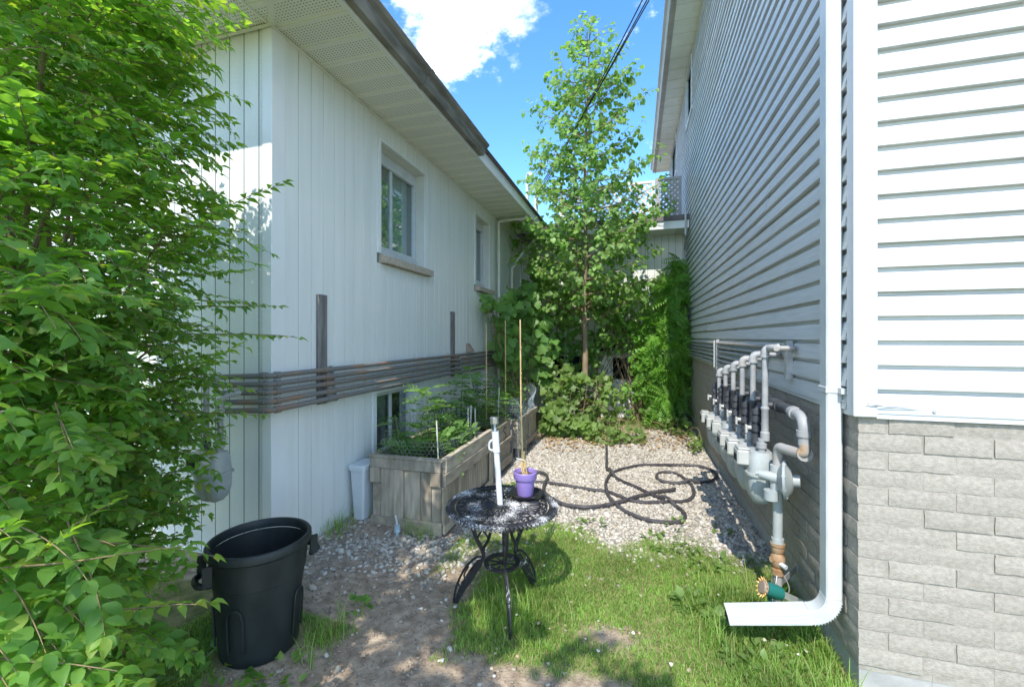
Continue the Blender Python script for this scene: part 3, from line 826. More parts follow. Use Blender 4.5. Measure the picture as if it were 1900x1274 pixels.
# ------------------------------------------------------------------ right house
RX, RY = 0.8875, 2.109
BB, SB, RSO = 0.125, 1.16, 6.10       # brick bottom, siding bottom, soffit
FARY = 12.4
rh = thing('right_house', (4, 6, 0), 'tall house with white horizontal siding above a painted brick base', 'house')
mb = MB()
mb.box(RX + 0.002, RX + 0.25, RY + 0.002, FARY, BB - 0.02, SB + 0.05); mb.box(RX + 0.251, 8, RY + 0.002, RY + 0.25, BB - 0.02, SB + 0.05)
bwall = mb.build('brick_wall', MAT['mortar'], rh)
mb = MB(); mb.box(RX + 0.004, RX + 0.25, RY + 0.004, FARY, -0.4, BB - 0.021); mb.box(RX + 0.251, 8, RY + 0.004, RY + 0.25, -0.4, BB - 0.021)
mb.build('foundation', MAT['concrete'], rh)
BL, BH, JT = 0.2145, 0.0672, 0.008
nr = np.random.RandomState(5)
def brick_mesh(L, seed):
    """brick, rough split face towards -Y, centred at x, z; front at y=0, 0.09 deep"""
    r = np.random.RandomState(seed); nxs, nzs = 7, 3
    V, F = [], []
    for j in range(nzs + 1):
        for i in range(nxs + 1):
            ex = i in (0, nxs); ez = j in (0, nzs)
            d = (0.003 if (ex or ez) else 0) + r.uniform(-0.0012, 0.0012)
            V.append((-L / 2 + L * i / nxs + (r.uniform(-.0015, .0015) if ex else 0), d, -BH / 2 + BH * j / nzs + (r.uniform(-.002, .002) if ez else 0)))
    W = nxs + 1
    F = [(j * W + i, j * W + i + 1, (j + 1) * W + i + 1, (j + 1) * W + i) for j in range(nzs) for i in range(nxs)]
    n = len(V)
    ring = [i for i in range(W)] + [j * W + nxs for j in range(1, nzs + 1)] + [nzs * W + i for i in range(nxs - 1, -1, -1)] + [j * W for j in range(nzs - 1, 0, -1)]
    for k in ring: V.append((V[k][0], 0.095, V[k][2]))
    m = len(ring)
    F += [(ring[(k + 1) % m], ring[k], n + k, n + (k + 1) % m) for k in range(m)]
    F.append(tuple(n + k for k in range(m)))
    me = bpy.data.meshes.new('brick'); me.from_pydata(V, [], F); me.update()
    me.materials.append(MAT['brick'])
    me.polygons.foreach_set('use_smooth', [True] * len(me.polygons))
    try: me.set_sharp_from_angle(angle=R(40))
    except Exception: pass
    return me
bricks = [brick_mesh(BL, 100 + i) for i in range(7)]
stub = MB(); stub_v = []
nparts = 0
COURSE = (SB - BB) / 14
for c in range(14):
    z = BB + COURSE * (c + 0.5)
    # street side: stretchers to the right of the corner
    x = RX + BL / 2 + (0.0 if c % 2 == 0 else 0.105)
    k = 0
    while x < 2.35:
        inst('brick', bricks[nr.randint(7)], (x, RY - 0.0035 + nr.uniform(-.0035, .003), z), bwall, (0, 0, 0) if nr.rand() < .5 else (0, R(180), 0)); nparts += 1
        x += BL + JT
    # yard side
    y = RY + (BL / 2 if c % 2 else 0.105 + BL / 2)
    while y < FARY - 0.1:
        big = y < 5.35
        rot = (0, 0, R(-90)); xo = RX - 0.0035 + nr.uniform(-.0035, .003)
        me = bricks[nr.randint(7)]
        if big:
            inst('brick', me, (xo, y, z), bwall, rot if nr.rand() < .5 else (0, R(180), R(-90))); nparts += 1
        elif y < 8.3:
            n0 = len(stub.v)
            stub.v += [(xo + v.co.y, y - v.co.x, z + v.co.z) for v in me.vertices]
            stub.f += [tuple(n0 + i for i in p.vertices) for p in me.polygons]
        y += BL + JT
stub.build('distant_bricks', MAT['brick'], bwall, smooth=True, kind='stuff')

# horizontal siding: each length of each course is a panel of its own
mb = MB()
rw_holes = [(7.45, 8.15, 5.20, 6.02), (10.2, 11.5, 5.22, 6.04)]
wall_boxes(mb, RY + 0.02, FARY, SB - 0.0, RSO + 0.05, rw_holes, lambda m, a, b, c_, d: m.box(RX + 0.004, RX + 0.2, a, b, c_, d))
mb.box(RX + 0.201, 8, RY + 0.004, RY + 0.2, SB, RSO + 0.05)
swall = mb.build('siding_wall', MAT['vinyl'], rh)
EXPO = 0.0988
def siding_panel(axis, a0, a1, z, seed, wob):
    """one lapped panel; axis 'Y' faces -X at RX, axis 'X' faces -Y at RY"""
    r = np.random.RandomState(seed)
    n = max(2, int((a1 - a0) / 0.16)); ph = r.uniform(0, 7, 4)
    prof = [(-0.001, EXPO + 0.010), (-0.001, EXPO - 0.015), (0.012, EXPO - 0.022), (0.0245, 0.004), (0.0238, 0.0), (-0.001, 0.0)]
    proud = r.uniform(0, 0.0012)
    P, F = [], []
    for i in range(n + 1):
        a = a0 + (a1 - a0) * i / n
        w = wob * (math.sin(a * 2.3 + ph[0]) * 0.5 + math.sin(a * 5.1 + ph[1]) * 0.3 + math.sin(a * 0.9 + ph[2]))
        wz = wob * 0.8 * math.sin(a * 1.3 + ph[3])
        for o, h in prof:
            lift = (o + proud + (w if h < 0.05 else w * 0.3))
            P.append((RX - max(lift, -0.0035), a, z + h + wz) if axis == 'Y' else (a, RY - max(lift, -0.003), z + h + wz))
    k = len(prof)
    for i in range(n):
        for j in range(k - 1):
            F.append((i * k + j, i * k + j + 1, (i + 1) * k + j + 1, (i + 1) * k + j))
    F += [tuple(range(k)), tuple(n * k + j for j in range(k))]
    m = MB(); m.add(P, F)
    return m.build('siding_panel', MAT['vinyl'], swall, smooth=True)
nc = int((RSO - SB) / EXPO) + 1
rs = np.random.RandomState(3)
seams = [(4.1, 7.8), (5.3, 9.0), (3.3, 7.0), (4.7, 8.3), (6.2, 9.9)]
for c in range(nc):
    z = SB + 0.012 + c * EXPO
    if z > RSO - 0.02: break
    cuts = [RY + 0.05] + [s + rs.uniform(-.4, .4) for s in seams[c % 5]] + [FARY]
    for a, b in zip(cuts[:-1], cuts[1:]):
        # leave the window openings free
        parts = [(a, b)]
        for h in rw_holes:
            if z + EXPO > h[2] and z < h[3]:
                np_ = []
                for p in parts:
                    if h[1] <= p[0] or h[0] >= p[1]: np_.append(p); continue
                    if h[0] - p[0] > 0.05: np_.append((p[0], h[0] - 0.04))
                    if p[1] - h[1] > 0.05: np_.append((h[1] + 0.04, p[1]))
                parts = np_
        for p in parts: siding_panel('Y', p[0], p[1], z, c * 7 + int(p[0] * 3), 0.0022)
    if z < 4.2:
        cx = 1.3 + (0.37 * c) % 0.9 if c % 3 == 1 else None
        for a, b in ([(RX + 0.055, 3.4)] if cx is None else [(RX + 0.055, cx), (cx - 0.02, 3.4)]):
            siding_panel('X', a, b, z, c * 11 + 500, 0.0007)
mb = MB(); mb.box(RX + 0.055, 8, RY - 0.004, RY + 0.003, 4.2, 8.6); mb.build('upper_siding', MAT['vinyl'], rh)
mb = MB()
mb.bbox(RX - 0.028, RX + 0.055, RY - 0.030, RY + 0.035, SB - 0.005, RSO, 0.004)
mb.build('corner_post', MAT['vinyl_corner'], rh)
mb = MB(); mb.box(RX + 0.056, 3.5, RY - 0.019, RY + 0.003, SB - 0.01, SB + 0.011); mb.box(RX - 0.017, RX + 0.003, RY + 0.036, FARY, SB - 0.01, SB + 0.011)
mb.build('starter_strip', MAT['vinyl_corner'], rh)
# eave of the tall house
REX = 0.54
sf = MB(); sf.box(REX, RX + 0.1, RY - 0.3, FARY + 0.3, RSO + 0.012, RSO + 0.03); sf = sf.build('soffit', MAT['soffit_plain'], rh)
pm = MB(); pm.box(REX, RX, 0.001, 0.296, 0, 0.0115); pm.box(REX, RX, 0.2965, 0.3035, -0.006, 0.0114)
first = pm.build('panel', MAT['soffit_rib'], sf); first.data.transform(Matrix.Translation(ORG[sf.name])); pmt = first.data
bpy.data.objects.remove(first)
for k in range(35): inst('panel', pmt, (0, 1.81 + 0.304 * k, RSO), sf)
mb = MB(); mb.box(REX - 0.02, REX - 0.0005, RY - 0.3, FARY + 0.3, RSO - 0.012, RSO + 0.15); mb.build('fascia', MAT['gutter_right'], rh)
mb = MB(); prof = [(0.0, 0.12), (0.0, 0.0), (0.06, 0.0), (0.08, 0.04), (0.085, 0.07), (0.125, 0.10), (0.125, 0.125), (0.115, 0.125), (0.1, 0.1), (0.07, 0.07), (0.05, 0.01), (0.01, 0.01), (0.01, 0.12)]
mb.loft([[(REX - 0.0205 - o, yy, RSO + 0.01 + zz) for o, zz in prof] for yy in (RY - 0.3, FARY + 0.3)]); mb.build('gutter', MAT['gutter_right'], rh)
mb = MB(); roof_slab(mb, REX - 0.03, RSO + 0.16, 4.4, RSO + 2.3, RY - 0.3, FARY + 0.3); roof_slab(mb, 4.4, RSO + 2.3, 8.4, RSO + 0.16, RY - 0.3, FARY + 0.3); mb.build('roof', MAT['roof'], rh)
mb = MB(); mb.box(7.8, 8, RY + 0.21, FARY, -0.3, RSO + 0.05); mb.box(RX + 0.21, 7.79, FARY - 0.2, FARY - 0.01, -0.3, RSO + 0.05); mb.build('back_wall', MAT['vinyl'], rh)
for h in rw_holes:
    f = MB(); s = 0.05
    for a, b, c_, d in ((h[0] - s, h[0], h[2] - s, h[3] + s), (h[1], h[1] + s, h[2] - s, h[3] + s), (h[0] + .0003, h[1] - .0003, h[3], h[3] + s), (h[0] + .0003, h[1] - .0003, h[2] - s, h[2])):
        f.box(RX - 0.035, RX + 0.05, a, b, c_, d)
    w = f.build('window', MAT['white_metal'], rh)
    p = MB(); p.box(RX + 0.02, RX + 0.024, h[0], h[1], h[2], h[3]); p.build('pane', MAT['glass'], w)
    p = MB(); p.box(RX + 0.35, RX + 0.36, h[0] - .2, h[1] + .2, h[2] - .2, h[3] + .05); p.build('dark_interior', MAT['dark_void'], w)

# ------------------------------------------------------------------ downspout
ds = thing('downspout', (0.845, 2.235, 0), 'white rectangular downspout beside the house corner with an elbow kicking out over the grass', 'downspout')
def rect_sweep(mb, pts, wdir, w, t):
    """rectangular tube: path points, wdir constant width direction; t across it"""
    pts = [Vector(p) for p in pts]; wd = Vector(wdir).normalized(); rings = []
    for i, p in enumerate(pts):
        d = (pts[min(i + 1, len(pts) - 1)] - pts[max(i - 1, 0)]).normalized()
        u = wd.cross(d).normalized()
        c = 0.006; ring = []
        for a, b in ((-w / 2 + c, -t / 2), (w / 2 - c, -t / 2), (w / 2, -t / 2 + c), (w / 2, t / 2 - c), (w / 2 - c, t / 2), (-w / 2 + c, t / 2), (-w / 2, t / 2 - c), (-w / 2, -t / 2 + c)):
            ring.append(p + wd * a + u * b)
        rings.append(ring)
    mb.loft(rings)
X0, Y0 = 0.838, 2.238
mb = MB(); rect_sweep(mb, [(X0, Y0, 6.1), (X0, Y0, 1.21), (X0, Y0, 0.33)], (0, 1, 0), 0.079, 0.062); mb.build('pipe', MAT['white_metal'], ds, smooth=True)
mb = MB()
el = []
for i in range(15):
    a = R(90) * 0.93 * i / 14
    el.append((X0 - 0.10 * (1 - math.cos(a)), Y0 + 0.003 * i / 14, 0.329 - 0.10 * math.sin(a)))
el2 = []
for i, p in enumerate(el):   # crimped bellows of the elbow
    el2.append(p)
rect_sweep(mb, el2, (0, 1, 0), 0.080, 0.063)
for i in range(2, 13):
    pass
elbow = mb.build('elbow', MAT['white_metal'], ds, smooth=True)
mb = MB()
for i in range(1, 14):
    a = R(90) * 0.93 * i / 14
    c = Vector((X0 - 0.10 * (1 - math.cos(a)), Y0 + 0.003 * i / 14, 0.329 - 0.10 * math.sin(a)))
    u = Vector((math.cos(a), 0, math.sin(a)))   # outwards from the bend centre is -u side towards wall
    inner = c - Vector((1, 0, 0)) * 0.0
    n_ = Vector((math.cos(a), 0, -math.sin(a))) if False else Vector((-math.cos(a), 0, math.sin(a)))
    mb.beam(c + n_ * 0.0318 + Vector((0, -0.036, 0)), c + n_ * 0.0318 + Vector((0, 0.036, 0)), 0.003, 0.002, up=n_)
    mb.beam(c + Vector((0, -0.0405, 0)) + n_ * 0.03, c + Vector((0, -0.0405, 0)) - n_ * 0.03, 0.003, 0.0022, up=(0, 1, 0))
mb.build('crimp', MAT['white_metal'], elbow)
e = el[-1]
mb = MB()
end = (e[0] - 0.33, e[1] + 0.02, e[2] - 0.075)
rect_sweep(mb, [e, end], (0, 1, 0), 0.083, 0.066)
sp = mb.build('outlet', MAT['white_metal'], ds, smooth=True)
mb = MB(); v0, v1 = Vector(e), Vector(end)
for k in (-0.018, 0.0, 0.018):
    mb.beam(v0 + Vector((-0.01, -0.0425, k)), v1 + Vector((0.02, -0.0425, k)), 0.003, 0.004, up=(0, 0, 1))
mb.build('rib', MAT['white_metal'], sp)
mb = MB(); mb.box(end[0] - 0.0015, end[0] - 0.0003, end[1] - 0.036, end[1] + 0.036, end[2] - 0.028, end[2] + 0.028); mb.build('opening', MAT['dark_void'], sp)
mb = MB(); mb.bbox(X0 - 0.035, X0 + 0.036, Y0 - 0.0425, Y0 + 0.0425, 1.235, 1.262, 0.002)
mb.box(X0 + 0.01, X0 + 0.046, Y0 - 0.075, Y0 - 0.043, 1.236, 1.261); mb.build('strap', MAT['white_metal'], ds)
# loose wire under the siding by the corner
mb = MB(); mb.tube(smooth_path([(0.864, 2.30, 1.20), (0.862, 2.16, 1.205), (0.90, 2.078, 1.205), (1.0, 2.083, 1.202), (1.09, 2.088, 1.192), (1.135, 2.089, 1.188)], 5), 0.0022, 5)
mb.tube(smooth_path([(0.862, 2.155, 1.215), (0.91, 2.074, 1.213), (1.0, 2.078, 1.198), (1.10, 2.088, 1.1905)], 5), 0.002, 5)
mb.tube([(1.13, 2.079, 1.188), (1.13, 2.092, 1.188)], 0.006, 8)
tag(mb.build('loose_wire', MAT['galv'], None, smooth=True), 'loose thin wire looped round the siding corner just above the brick', 'wire')

# ------------------------------------------------------------------ gas pipes on the left house
gp = thing('gas_pipe_run', (-2.15, 5, 1.0), 'five stacked rusty gas pipes running along the pale board wall', 'gas pipes')
PZ = [1.245, 1.195, 1.145, 1.09, 1.04]
OUT = [0.045, 0.06, 0.06, 0.075, 0.085]
for i, (z, o) in enumerate(zip(PZ, OUT)):
    xw = LX + o; yw = LY - o - 0.01
    endx = -2.62 + 0.03 * i
    mb = MB(); rise = 0.03
    c = 0.03
    mb.tube([(endx, yw, z - 0.02), (xw - c, yw, z)] + [(xw - c + c * math.sin(R(a)), yw + c - c * math.cos(R(a)), z) for a in (15, 30, 45, 60, 75)] + [(xw, yw + c, z), (xw, 4.9, z + 0.012), (xw, REARY - 0.1, z + 0.02)], 0.0165, 10)
    p = mb.build('pipe', MAT['pipe_rust'], gp, smooth=True)
    for yc in (2.62, 4.95):
        mb = MB(); mb.lathe([(0.0225, -0.05), (0.0225, 0.03), (0.026, 0.0302), (0.026, 0.042), (0.018, 0.0425)], (xw, yc, z + 0.0015), 10, (0, 1, 0)); mb.build('coupling', MAT['pipe_rust'], p, smooth=True)
    mb = MB(); mb.tube([(xw, yw + c + 0.005, z), (xw, yw + c + 0.045, z)], 0.022, 10); mb.build('coupling', MAT['pipe_rust'], p, smooth=True)
    mb = MB(); mb.tube([(xw - c - 0.04, yw, z), (xw - c, yw, z)], 0.022, 10); mb.build('coupling', MAT['pipe_rust'], p, smooth=True)
for y, zt, lab in ((2.60, 1.79, 'dark weathered board upright on the pale wall, nearer of two behind the rusty pipes'), (4.91, 1.80, 'dark weathered board upright on the pale wall, farther of two behind the rusty pipes')):
    mb = MB(); mb.bbox(LX + 0.0005, LX + 0.026, y - 0.045, y + 0.045, 1.0, zt, 0.004)
    tag(mb.build('backing_board', MAT['old_wood'], None), lab, 'board', 'wooden uprights behind the pipes on the left wall')

# ------------------------------------------------------------------ gas meters
def peanut(w, d, k, n=28):
    """outline, w along Y, d along X, k = waist 0..1"""
    out = []
    for i in range(n):
        a = 2 * math.pi * i / n
        c, s = math.cos(a), math.sin(a)
        p = 3.2
        rr = (abs(c) ** p + abs(s) ** p) ** (-1 / p)
        x, y = rr * c * d / 2, rr * s * w / 2
        x *= 1 - k * math.exp(-(y / (w * 0.16)) ** 2)
        out.append((x, y))
    return out

def make_meter(name, label, group):
    """origin below the middle of the body top; front faces -X"""
    t = thing(name, (0, 0, 0), label, 'gas meter', group)
    rings = []
    for z, w, d, k in ((0.0, .12, .08, 0), (-.006, .16, .115, 0), (-.04, .185, .135, 0), (-.09, .195, .14, 0), (-.12, .20, .142, 0.02)):
        rings.append([(x, y, z) for x, y in peanut(w, d, k)])
    mb = MB(); mb.loft(rings[::-1]); mb.build('upper_case', MAT['meter'], t, smooth=True)
    mb = MB(); mb.loft([[(x, y, z) for x, y in peanut(.222, .166, 0.0)] for z in (-.134, -.1205)]); 
    for a in range(8):
        an = a * math.pi / 4 + 0.3; mb.lathe([(0.006, 0), (0.006, 0.006), (0, 0.007)], (0.074 * math.cos(an), 0.098 * math.sin(an), -0.1204), 6)
    mb.build('flange', MAT['meter'], t, smooth=True)
    rings = []
    for z, w, d, k in ((-.1345, .20, .142, .03), (-.18, .20, .15, .18), (-.23, .19, .14, .28), (-.27, .165, .115, .34), (-.295, .12, .08, .35), (-.305, .07, .04, .3)):
        rings.append([(x, y, z) for x, y in peanut(w, d, k)])
    mb = MB(); mb.loft(rings[::-1]); mb.build('lower_case', MAT['meter'], t, smooth=True)
    mb = MB(); mb.bbox(-.125, -.060, -.06, .06, -.085, .0, .008); mb.bbox(-.12, -.058, -.052, .052, .001, .012, .004)
    ix = mb.build('index_cover', MAT['meter_index'], t)
    mb = MB(); mb.box(-.1262, -.1252, -.042, .042, -.07, -.03); mb.build('index_window', MAT['dark_void'], ix)
    for y in (-.055, .055):
        mb = MB(); mb.lathe([(.02, -.01), (.02, .02), (.027, .022), (.027, .05), (.02, .052), (.02, .075)], (0.0, y, 0), 12); mb.build('union', MAT['pipe_grey'] if y < 0 else MAT['fitting_dark'], t, smooth=True)
    return t
OY = [2.72, 2.98, 3.26, 3.54, 3.83, 4.11]
MX = 0.70
order = ['nearest', 'second nearest', 'third nearest', 'third farthest', 'second farthest', 'farthest']
GM = 'gas meters along the brick base of the tall house'
meter0 = make_meter('gas_meter', 'nearest grey gas meter of the six on the brick base', GM)
meters = [meter0] + [copy_tree(meter0) for _ in range(5)]
for i, (m, y) in enumerate(zip(meters, OY)):
    m.location = (MX - 0.015, y + 0.055, 0.835 - 0.012 * (i % 3)); m['label'] = '%s grey gas meter of the six on the brick base' % order[i]
    m.rotation_euler = (0, 0, R(rnd.uniform(-4, 4)))

# outlet pipes: rise above each meter, turn to the wall, run along it
TZ = [1.42, 1.375, 1.335, 1.285, 1.24, 1.195]
op = thing('outlet_pipe_run', (0.85, 5.5, 1.1), 'six grey outlet pipes rising from the meters and running along the siding', 'gas pipes')
for i, y in enumerate(OY):
    z = TZ[i]; mat = MAT['pipe_rust2'] if i in (0,) else MAT['pipe_grey']
    mb = MB(); mb.tube([(MX, y, 0.90), (MX, y, z - 0.02)], 0.0165, 10)
    r_ = mb.build('riser', MAT['pipe_grey'], op, smooth=True)
    mb = MB()
    mb.tube([(MX, y, z - 0.045)] + [(MX + 0.025 * (1 - math.cos(R(a))), y, z - 0.025 + 0.025 * math.sin(R(a))) for a in (0, 20, 45, 70, 90)] + [(MX + 0.065, y, z)], 0.0225, 10)
    mb.tube([(MX, y, z - 0.052), (MX, y, z - 0.04)], 0.027, 10); mb.tube([(MX + 0.055, y, z), (MX + 0.068, y, z)], 0.027, 10)
    mb.build('elbow', MAT['pipe_rust2'] if i == 2 else MAT['pipe_grey'], r_, smooth=True)
    mb = MB(); xw = 0.852
    mb.tube([(MX + 0.06, y, z), (xw - 0.03, y, z)] + [(xw - 0.03 + 0.03 * math.sin(R(a)), y + 0.03 * (1 - math.cos(R(a))), z) for a in (20, 45, 70)] + [(xw, y + 0.03, z), (xw, 8.15, z + 0.0)], 0.0135, 8)
    mb.build('wall_pipe', mat if i else MAT['pipe_rust2'], op, smooth=True)
    if i < 5:
        mb = MB(); mb.lathe([(0.024, 0.9), (0.024, 0.945), (0.019, 0.95), (0.019, 1.07), (0.0225, 1.075), (0.0225, 1.085), (0.017, 1.09)], (MX, y, 0), 12); mb.build('sleeve', MAT['fitting_dark'] if i else MAT['pipe_grey'], r_, smooth=True)
mb = MB(); mb.tube([(MX + 0.02, OY[0], 1.42), (MX + 0.02, OY[0] - 0.07, 1.42)], 0.0205, 10); mb.tube([(MX + 0.02, OY[0] - 0.07, 1.42), (MX + 0.02, OY[0] - 0.13, 1.42)], [0.021, 0.013], 10); mb.build('end_plug', MAT['pipe_rust2'], op, smooth=True)
for yb in (2.84, 5.1):
    mb = MB(); mb.box(RX - 0.052, RX - 0.0175, yb - 0.02, yb + 0.02, 1.13 if yb > 3 else 1.24, 1.46); mb.build('wall_bracket', MAT['galv'], op)
mb = MB(); mb.box(0.825, 0.834, 5.16, 5.18, 1.15, 1.45); mb.build('clamp_bar', MAT['white_metal'], op)

# inlet manifold with valves
mf = thing('gas_manifold', (0.80, 3.4, 1.0), 'dark pipe manifold with a shut-off valve above every gas meter', 'manifold')
MZ = 1.085
mb = MB(); mb.tube([(0.80, 2.62, MZ), (0.80, 4.3, MZ)], 0.03, 12); mb.build('header_pipe', MAT['fitting_dark'], mf, smooth=True)
for i, y in enumerate(OY):
    yy = y + 0.11; xs_ = MX - 0.015
    mb = MB(); mb.tube([(0.80, yy, MZ), (0.74, yy, MZ), (0.71, yy, MZ - 0.005), (xs_, yy, MZ - 0.03), (xs_, yy, 0.86)], 0.018, 10)
    for za, zb, r in ((MZ - 0.055, MZ - 0.03, 0.026), (0.985, 1.02, 0.027), (0.93, 0.965, 0.03), (0.885, 0.915, 0.027)): mb.tube([(xs_, yy, za), (xs_, yy, zb)], r, 10)
    mb.tube([(0.80, yy - 0.04, MZ), (0.80, yy + 0.04, MZ)], 0.038, 12)
    v = mb.build('valve', MAT['fitting_dark'], mf, smooth=True)
    mb = MB(); mb.tube([(xs_ - 0.03, yy, 0.948), (xs_ - 0.05, yy, 0.948)], 0.012, 8); mb.bbox(xs_ - 0.062, xs_ - 0.05, yy - 0.012, yy + 0.012, 0.915, 0.965, 0.003)
    mb.build('valve_key', MAT['meter_index'], v)
# supply side: loop at the near end, regulator, riser with rusty valve
gs = thing('gas_supply_riser', (0.735, 2.60, 0), 'grey gas supply pipe with round regulator and rusty valve standing by the brick base', 'gas riser')
mb = MB(); mb.tube(smooth_path([(0.80, 2.66, MZ), (0.80, 2.54, MZ), (0.80, 2.47, MZ - 0.01), (0.80, 2.44, MZ - 0.05), (0.80, 2.44, 0.95)], 5), 0.027, 12)
mb.tube([(0.80, 2.59, MZ), (0.80, 2.55, MZ)], 0.035, 12); mb.tube([(0.80, 2.44, 1.02), (0.80, 2.44, 0.99)], 0.034, 12); mb.build('upper_bend', MAT['pipe_grey'], gs, smooth=True)
mb = MB(); mb.tube(smooth_path([(0.80, 2.44, 0.97), (0.80, 2.435, 0.92), (0.785, 2.45, 0.905), (0.75, 2.53, 0.90), (0.735, 2.58, 0.895), (0.732, 2.60, 0.86), (0.732, 2.60, 0.80)], 5), 0.026, 12)
mb.tube([(0.80, 2.425, 0.905), (0.80, 2.46, 0.905)], 0.036, 12); mb.build('lower_bend', MAT['pipe_rust2'], gs, smooth=True)
ax = Vector((0.93, -0.36, 0.05))
mb = MB(); mb.lathe([(0.02, -0.035), (0.055, -0.03), (0.09, -0.008), (0.1, -0.006), (0.1, 0.006), (0.09, 0.008), (0.06, 0.03), (0.032, 0.036), (0.03, 0.065), (0.0, 0.068)], (0.755, 2.56, 0.735), 28, ax)
for a in range(8):
    q_ = Vector((0, 0, 1)).rotation_difference(ax.normalized()); p_ = q_ @ Vector((0.093 * math.cos(a * .785), 0.093 * math.sin(a * .785), 0)); mb.tube([Vector((0.755, 2.56, 0.735)) + p_ - ax * .01, Vector((0.755, 2.56, 0.735)) + p_ + ax * .01], 0.005, 6)
rg = mb.build('regulator', MAT['meter'], gs, smooth=True)
mb = MB(); mb.tube([(0.73, 2.57, 0.735), (0.64, 2.60, 0.745)], [0.03, 0.022], 12); mb.tube([(0.64, 2.60, 0.745), (0.625, 2.605, 0.747)], 0.014, 8); mb.tube([(0.72, 2.59, 0.80), (0.72, 2.59, 0.63)], 0.03, 12); mb.tube([(0.69, 2.57, 0.67), (0.69, 2.57, 0.62)], 0.035, 12)
mb.build('regulator_body', MAT['meter'], rg, smooth=True)
mb = MB(); mb.tube([(0.735, 2.62, 0.66), (0.735, 2.62, 0.40)], 0.024, 12); mb.tube([(0.735, 2.62, 0.40), (0.735, 2.62, 0.375)], 0.030, 12); mb.build('riser', MAT['meter'], gs, smooth=True)
mb = MB(); mb.lathe([(.024, .20), (.03, .205), (.03, .235), (.022, .24), (.034, .26), (.036, .30), (.024, .32), (.032, .33), (.032, .352), (.026, .355), (.036, .36), (.036, .374), (.02, .375)], (0.735, 2.62, 0), 14)
mb.tube([(0.70, 2.60, 0.29), (0.735, 2.62, 0.28)], 0.016, 8); v = mb.build('valve', MAT['brass'], gs, smooth=True)
mb = MB(); mb.tube([(0.735, 2.60, 0.275), (0.76, 2.565, 0.27)], 0.012, 8); mb.build('plug', MAT['white_metal'], v, smooth=True)
mb = MB(); mb.tube([(0.735, 2.62, 0.20), (0.735, 2.62, -0.1)], 0.021, 10); mb.build('ground_pipe', MAT['pipe_rust2'], gs, smooth=True)
mb = MB()
for k in range(3):
    a = k * 2.1; mb.tube(smooth_path([(0.735 + .025 * math.cos(a), 2.61 + .025 * math.sin(a), 0.21), (0.735 + .05 * math.cos(a), 2.60 + .04 * math.sin(a), 0.14), (0.735 + .03 * math.cos(a + .6), 2.60 + .03 * math.sin(a + .6), 0.05), (0.73 + .05 * math.cos(a + .3), 2.58 + .04 * math.sin(a + .3), 0.0)], 4), 0.003, 5)
mb.tube([(0.735, 2.62, 0.085), (0.735, 2.62, 0.10)], 0.034, 10); mb.build('ground_wire', MAT['galv'], gs, smooth=True)
for (a, b, lab) in (((0.755, 2.62, 0.165), (0.884, 2.80, 0.168), 'upper'), ((0.755, 2.60, 0.11), (0.884, 2.53, 0.095), 'lower')):
    mb = MB(); mb.beam(a, b, 0.004, 0.035); mb.beam(Vector(b) + Vector((-0.001, -0.015, 0)), Vector(b) + Vector((-0.001, 0.02, 0)), 0.004, 0.035)
    tag(mb.build('bracket_strap', MAT['galv'], gs), lab + ' strap to the wall')

# meter on the left house, behind the shrub
lm = copy_tree(meter0)
lm['label'] = 'grey gas meter on the shaded board wall behind the shrub'; lm['group'] = 'gas meter of the left house'; lm.name = 'gas_meter'
lm.location = (-2.45, 1.98, 0.80); lm.rotation_euler = (0, 0, R(90))
mb = MB(); mb.tube([(-2.395, 1.98, 0.86), (-2.395, 1.98, 1.10), (-2.39, 2.03, 1.13), (-2.36, 2.09, 1.14)], 0.018, 8); mb.tube([(-2.505, 1.98, 0.86), (-2.505, 1.98, 1.2), (-2.505, 2.08, 1.24)], 0.018, 8)
mb.tube([(-2.395, 1.98, 1.03), (-2.395, 1.98, 1.09)], 0.024, 8)
tag(mb.build('meter_pipe', MAT['pipe_grey'], None, smooth=True), 'two grey pipes rising from the gas meter behind the shrub', 'pipe')

# ------------------------------------------------------------------ overhead service cables and roof masts
for (x, y, zt, lab, r) in ((-2.02, 8.05, 4.56, 'taller white mast pipe on the low roof left of the tree', 0.035), (-1.80, 7.84, 4.30, 'shorter white mast pipe on the low roof beside the tree crown', 0.04)):
    m_ = thing('service_mast', (x, y, 3.4), lab, 'mast')
    mb = MB(); mb.tube([(x, y, 3.4), (x, y, zt)], r, 10); mb.build('pipe', MAT['white_metal'], m_, smooth=True)
    mb = MB(); mb.tube(smooth_path([(x, y, zt), (x + 0.02, y - 0.02, zt + 0.06), (x + 0.08, y - 0.08, zt + 0.05), (x + 0.09, y - 0.09, zt)], 4), r * 1.1, 10); mb.build('weather_head', MAT['galv'], m_, smooth=True)
for k, (a, b, lab) in enumerate((((-1.78, 7.78, 4.02), (0.41, 5.40, 6.16), 'lowest of three black cables from the tall eave to the roof mast'), ((-1.78, 7.80, 4.12), (0.41, 5.64, 6.19), 'middle of three black cables from the tall eave to the roof mast'), ((-1.78, 7.82, 4.20), (0.41, 5.78, 6.22), 'uppermost of three black cables from the tall eave to the roof mast'))):
    A_, B_ = Vector(a), Vector(b)
    pts = [A_.lerp(B_, t / 14) + Vector((0, 0, -0.05 * math.sin(math.pi * t / 14))) for t in range(15)]
    mb = MB(); mb.tube(pts, 0.009, 6)
    tag(mb.build('service_cable', MAT['cable'], None, smooth=True), lab, 'cable', 'service cables overhead')

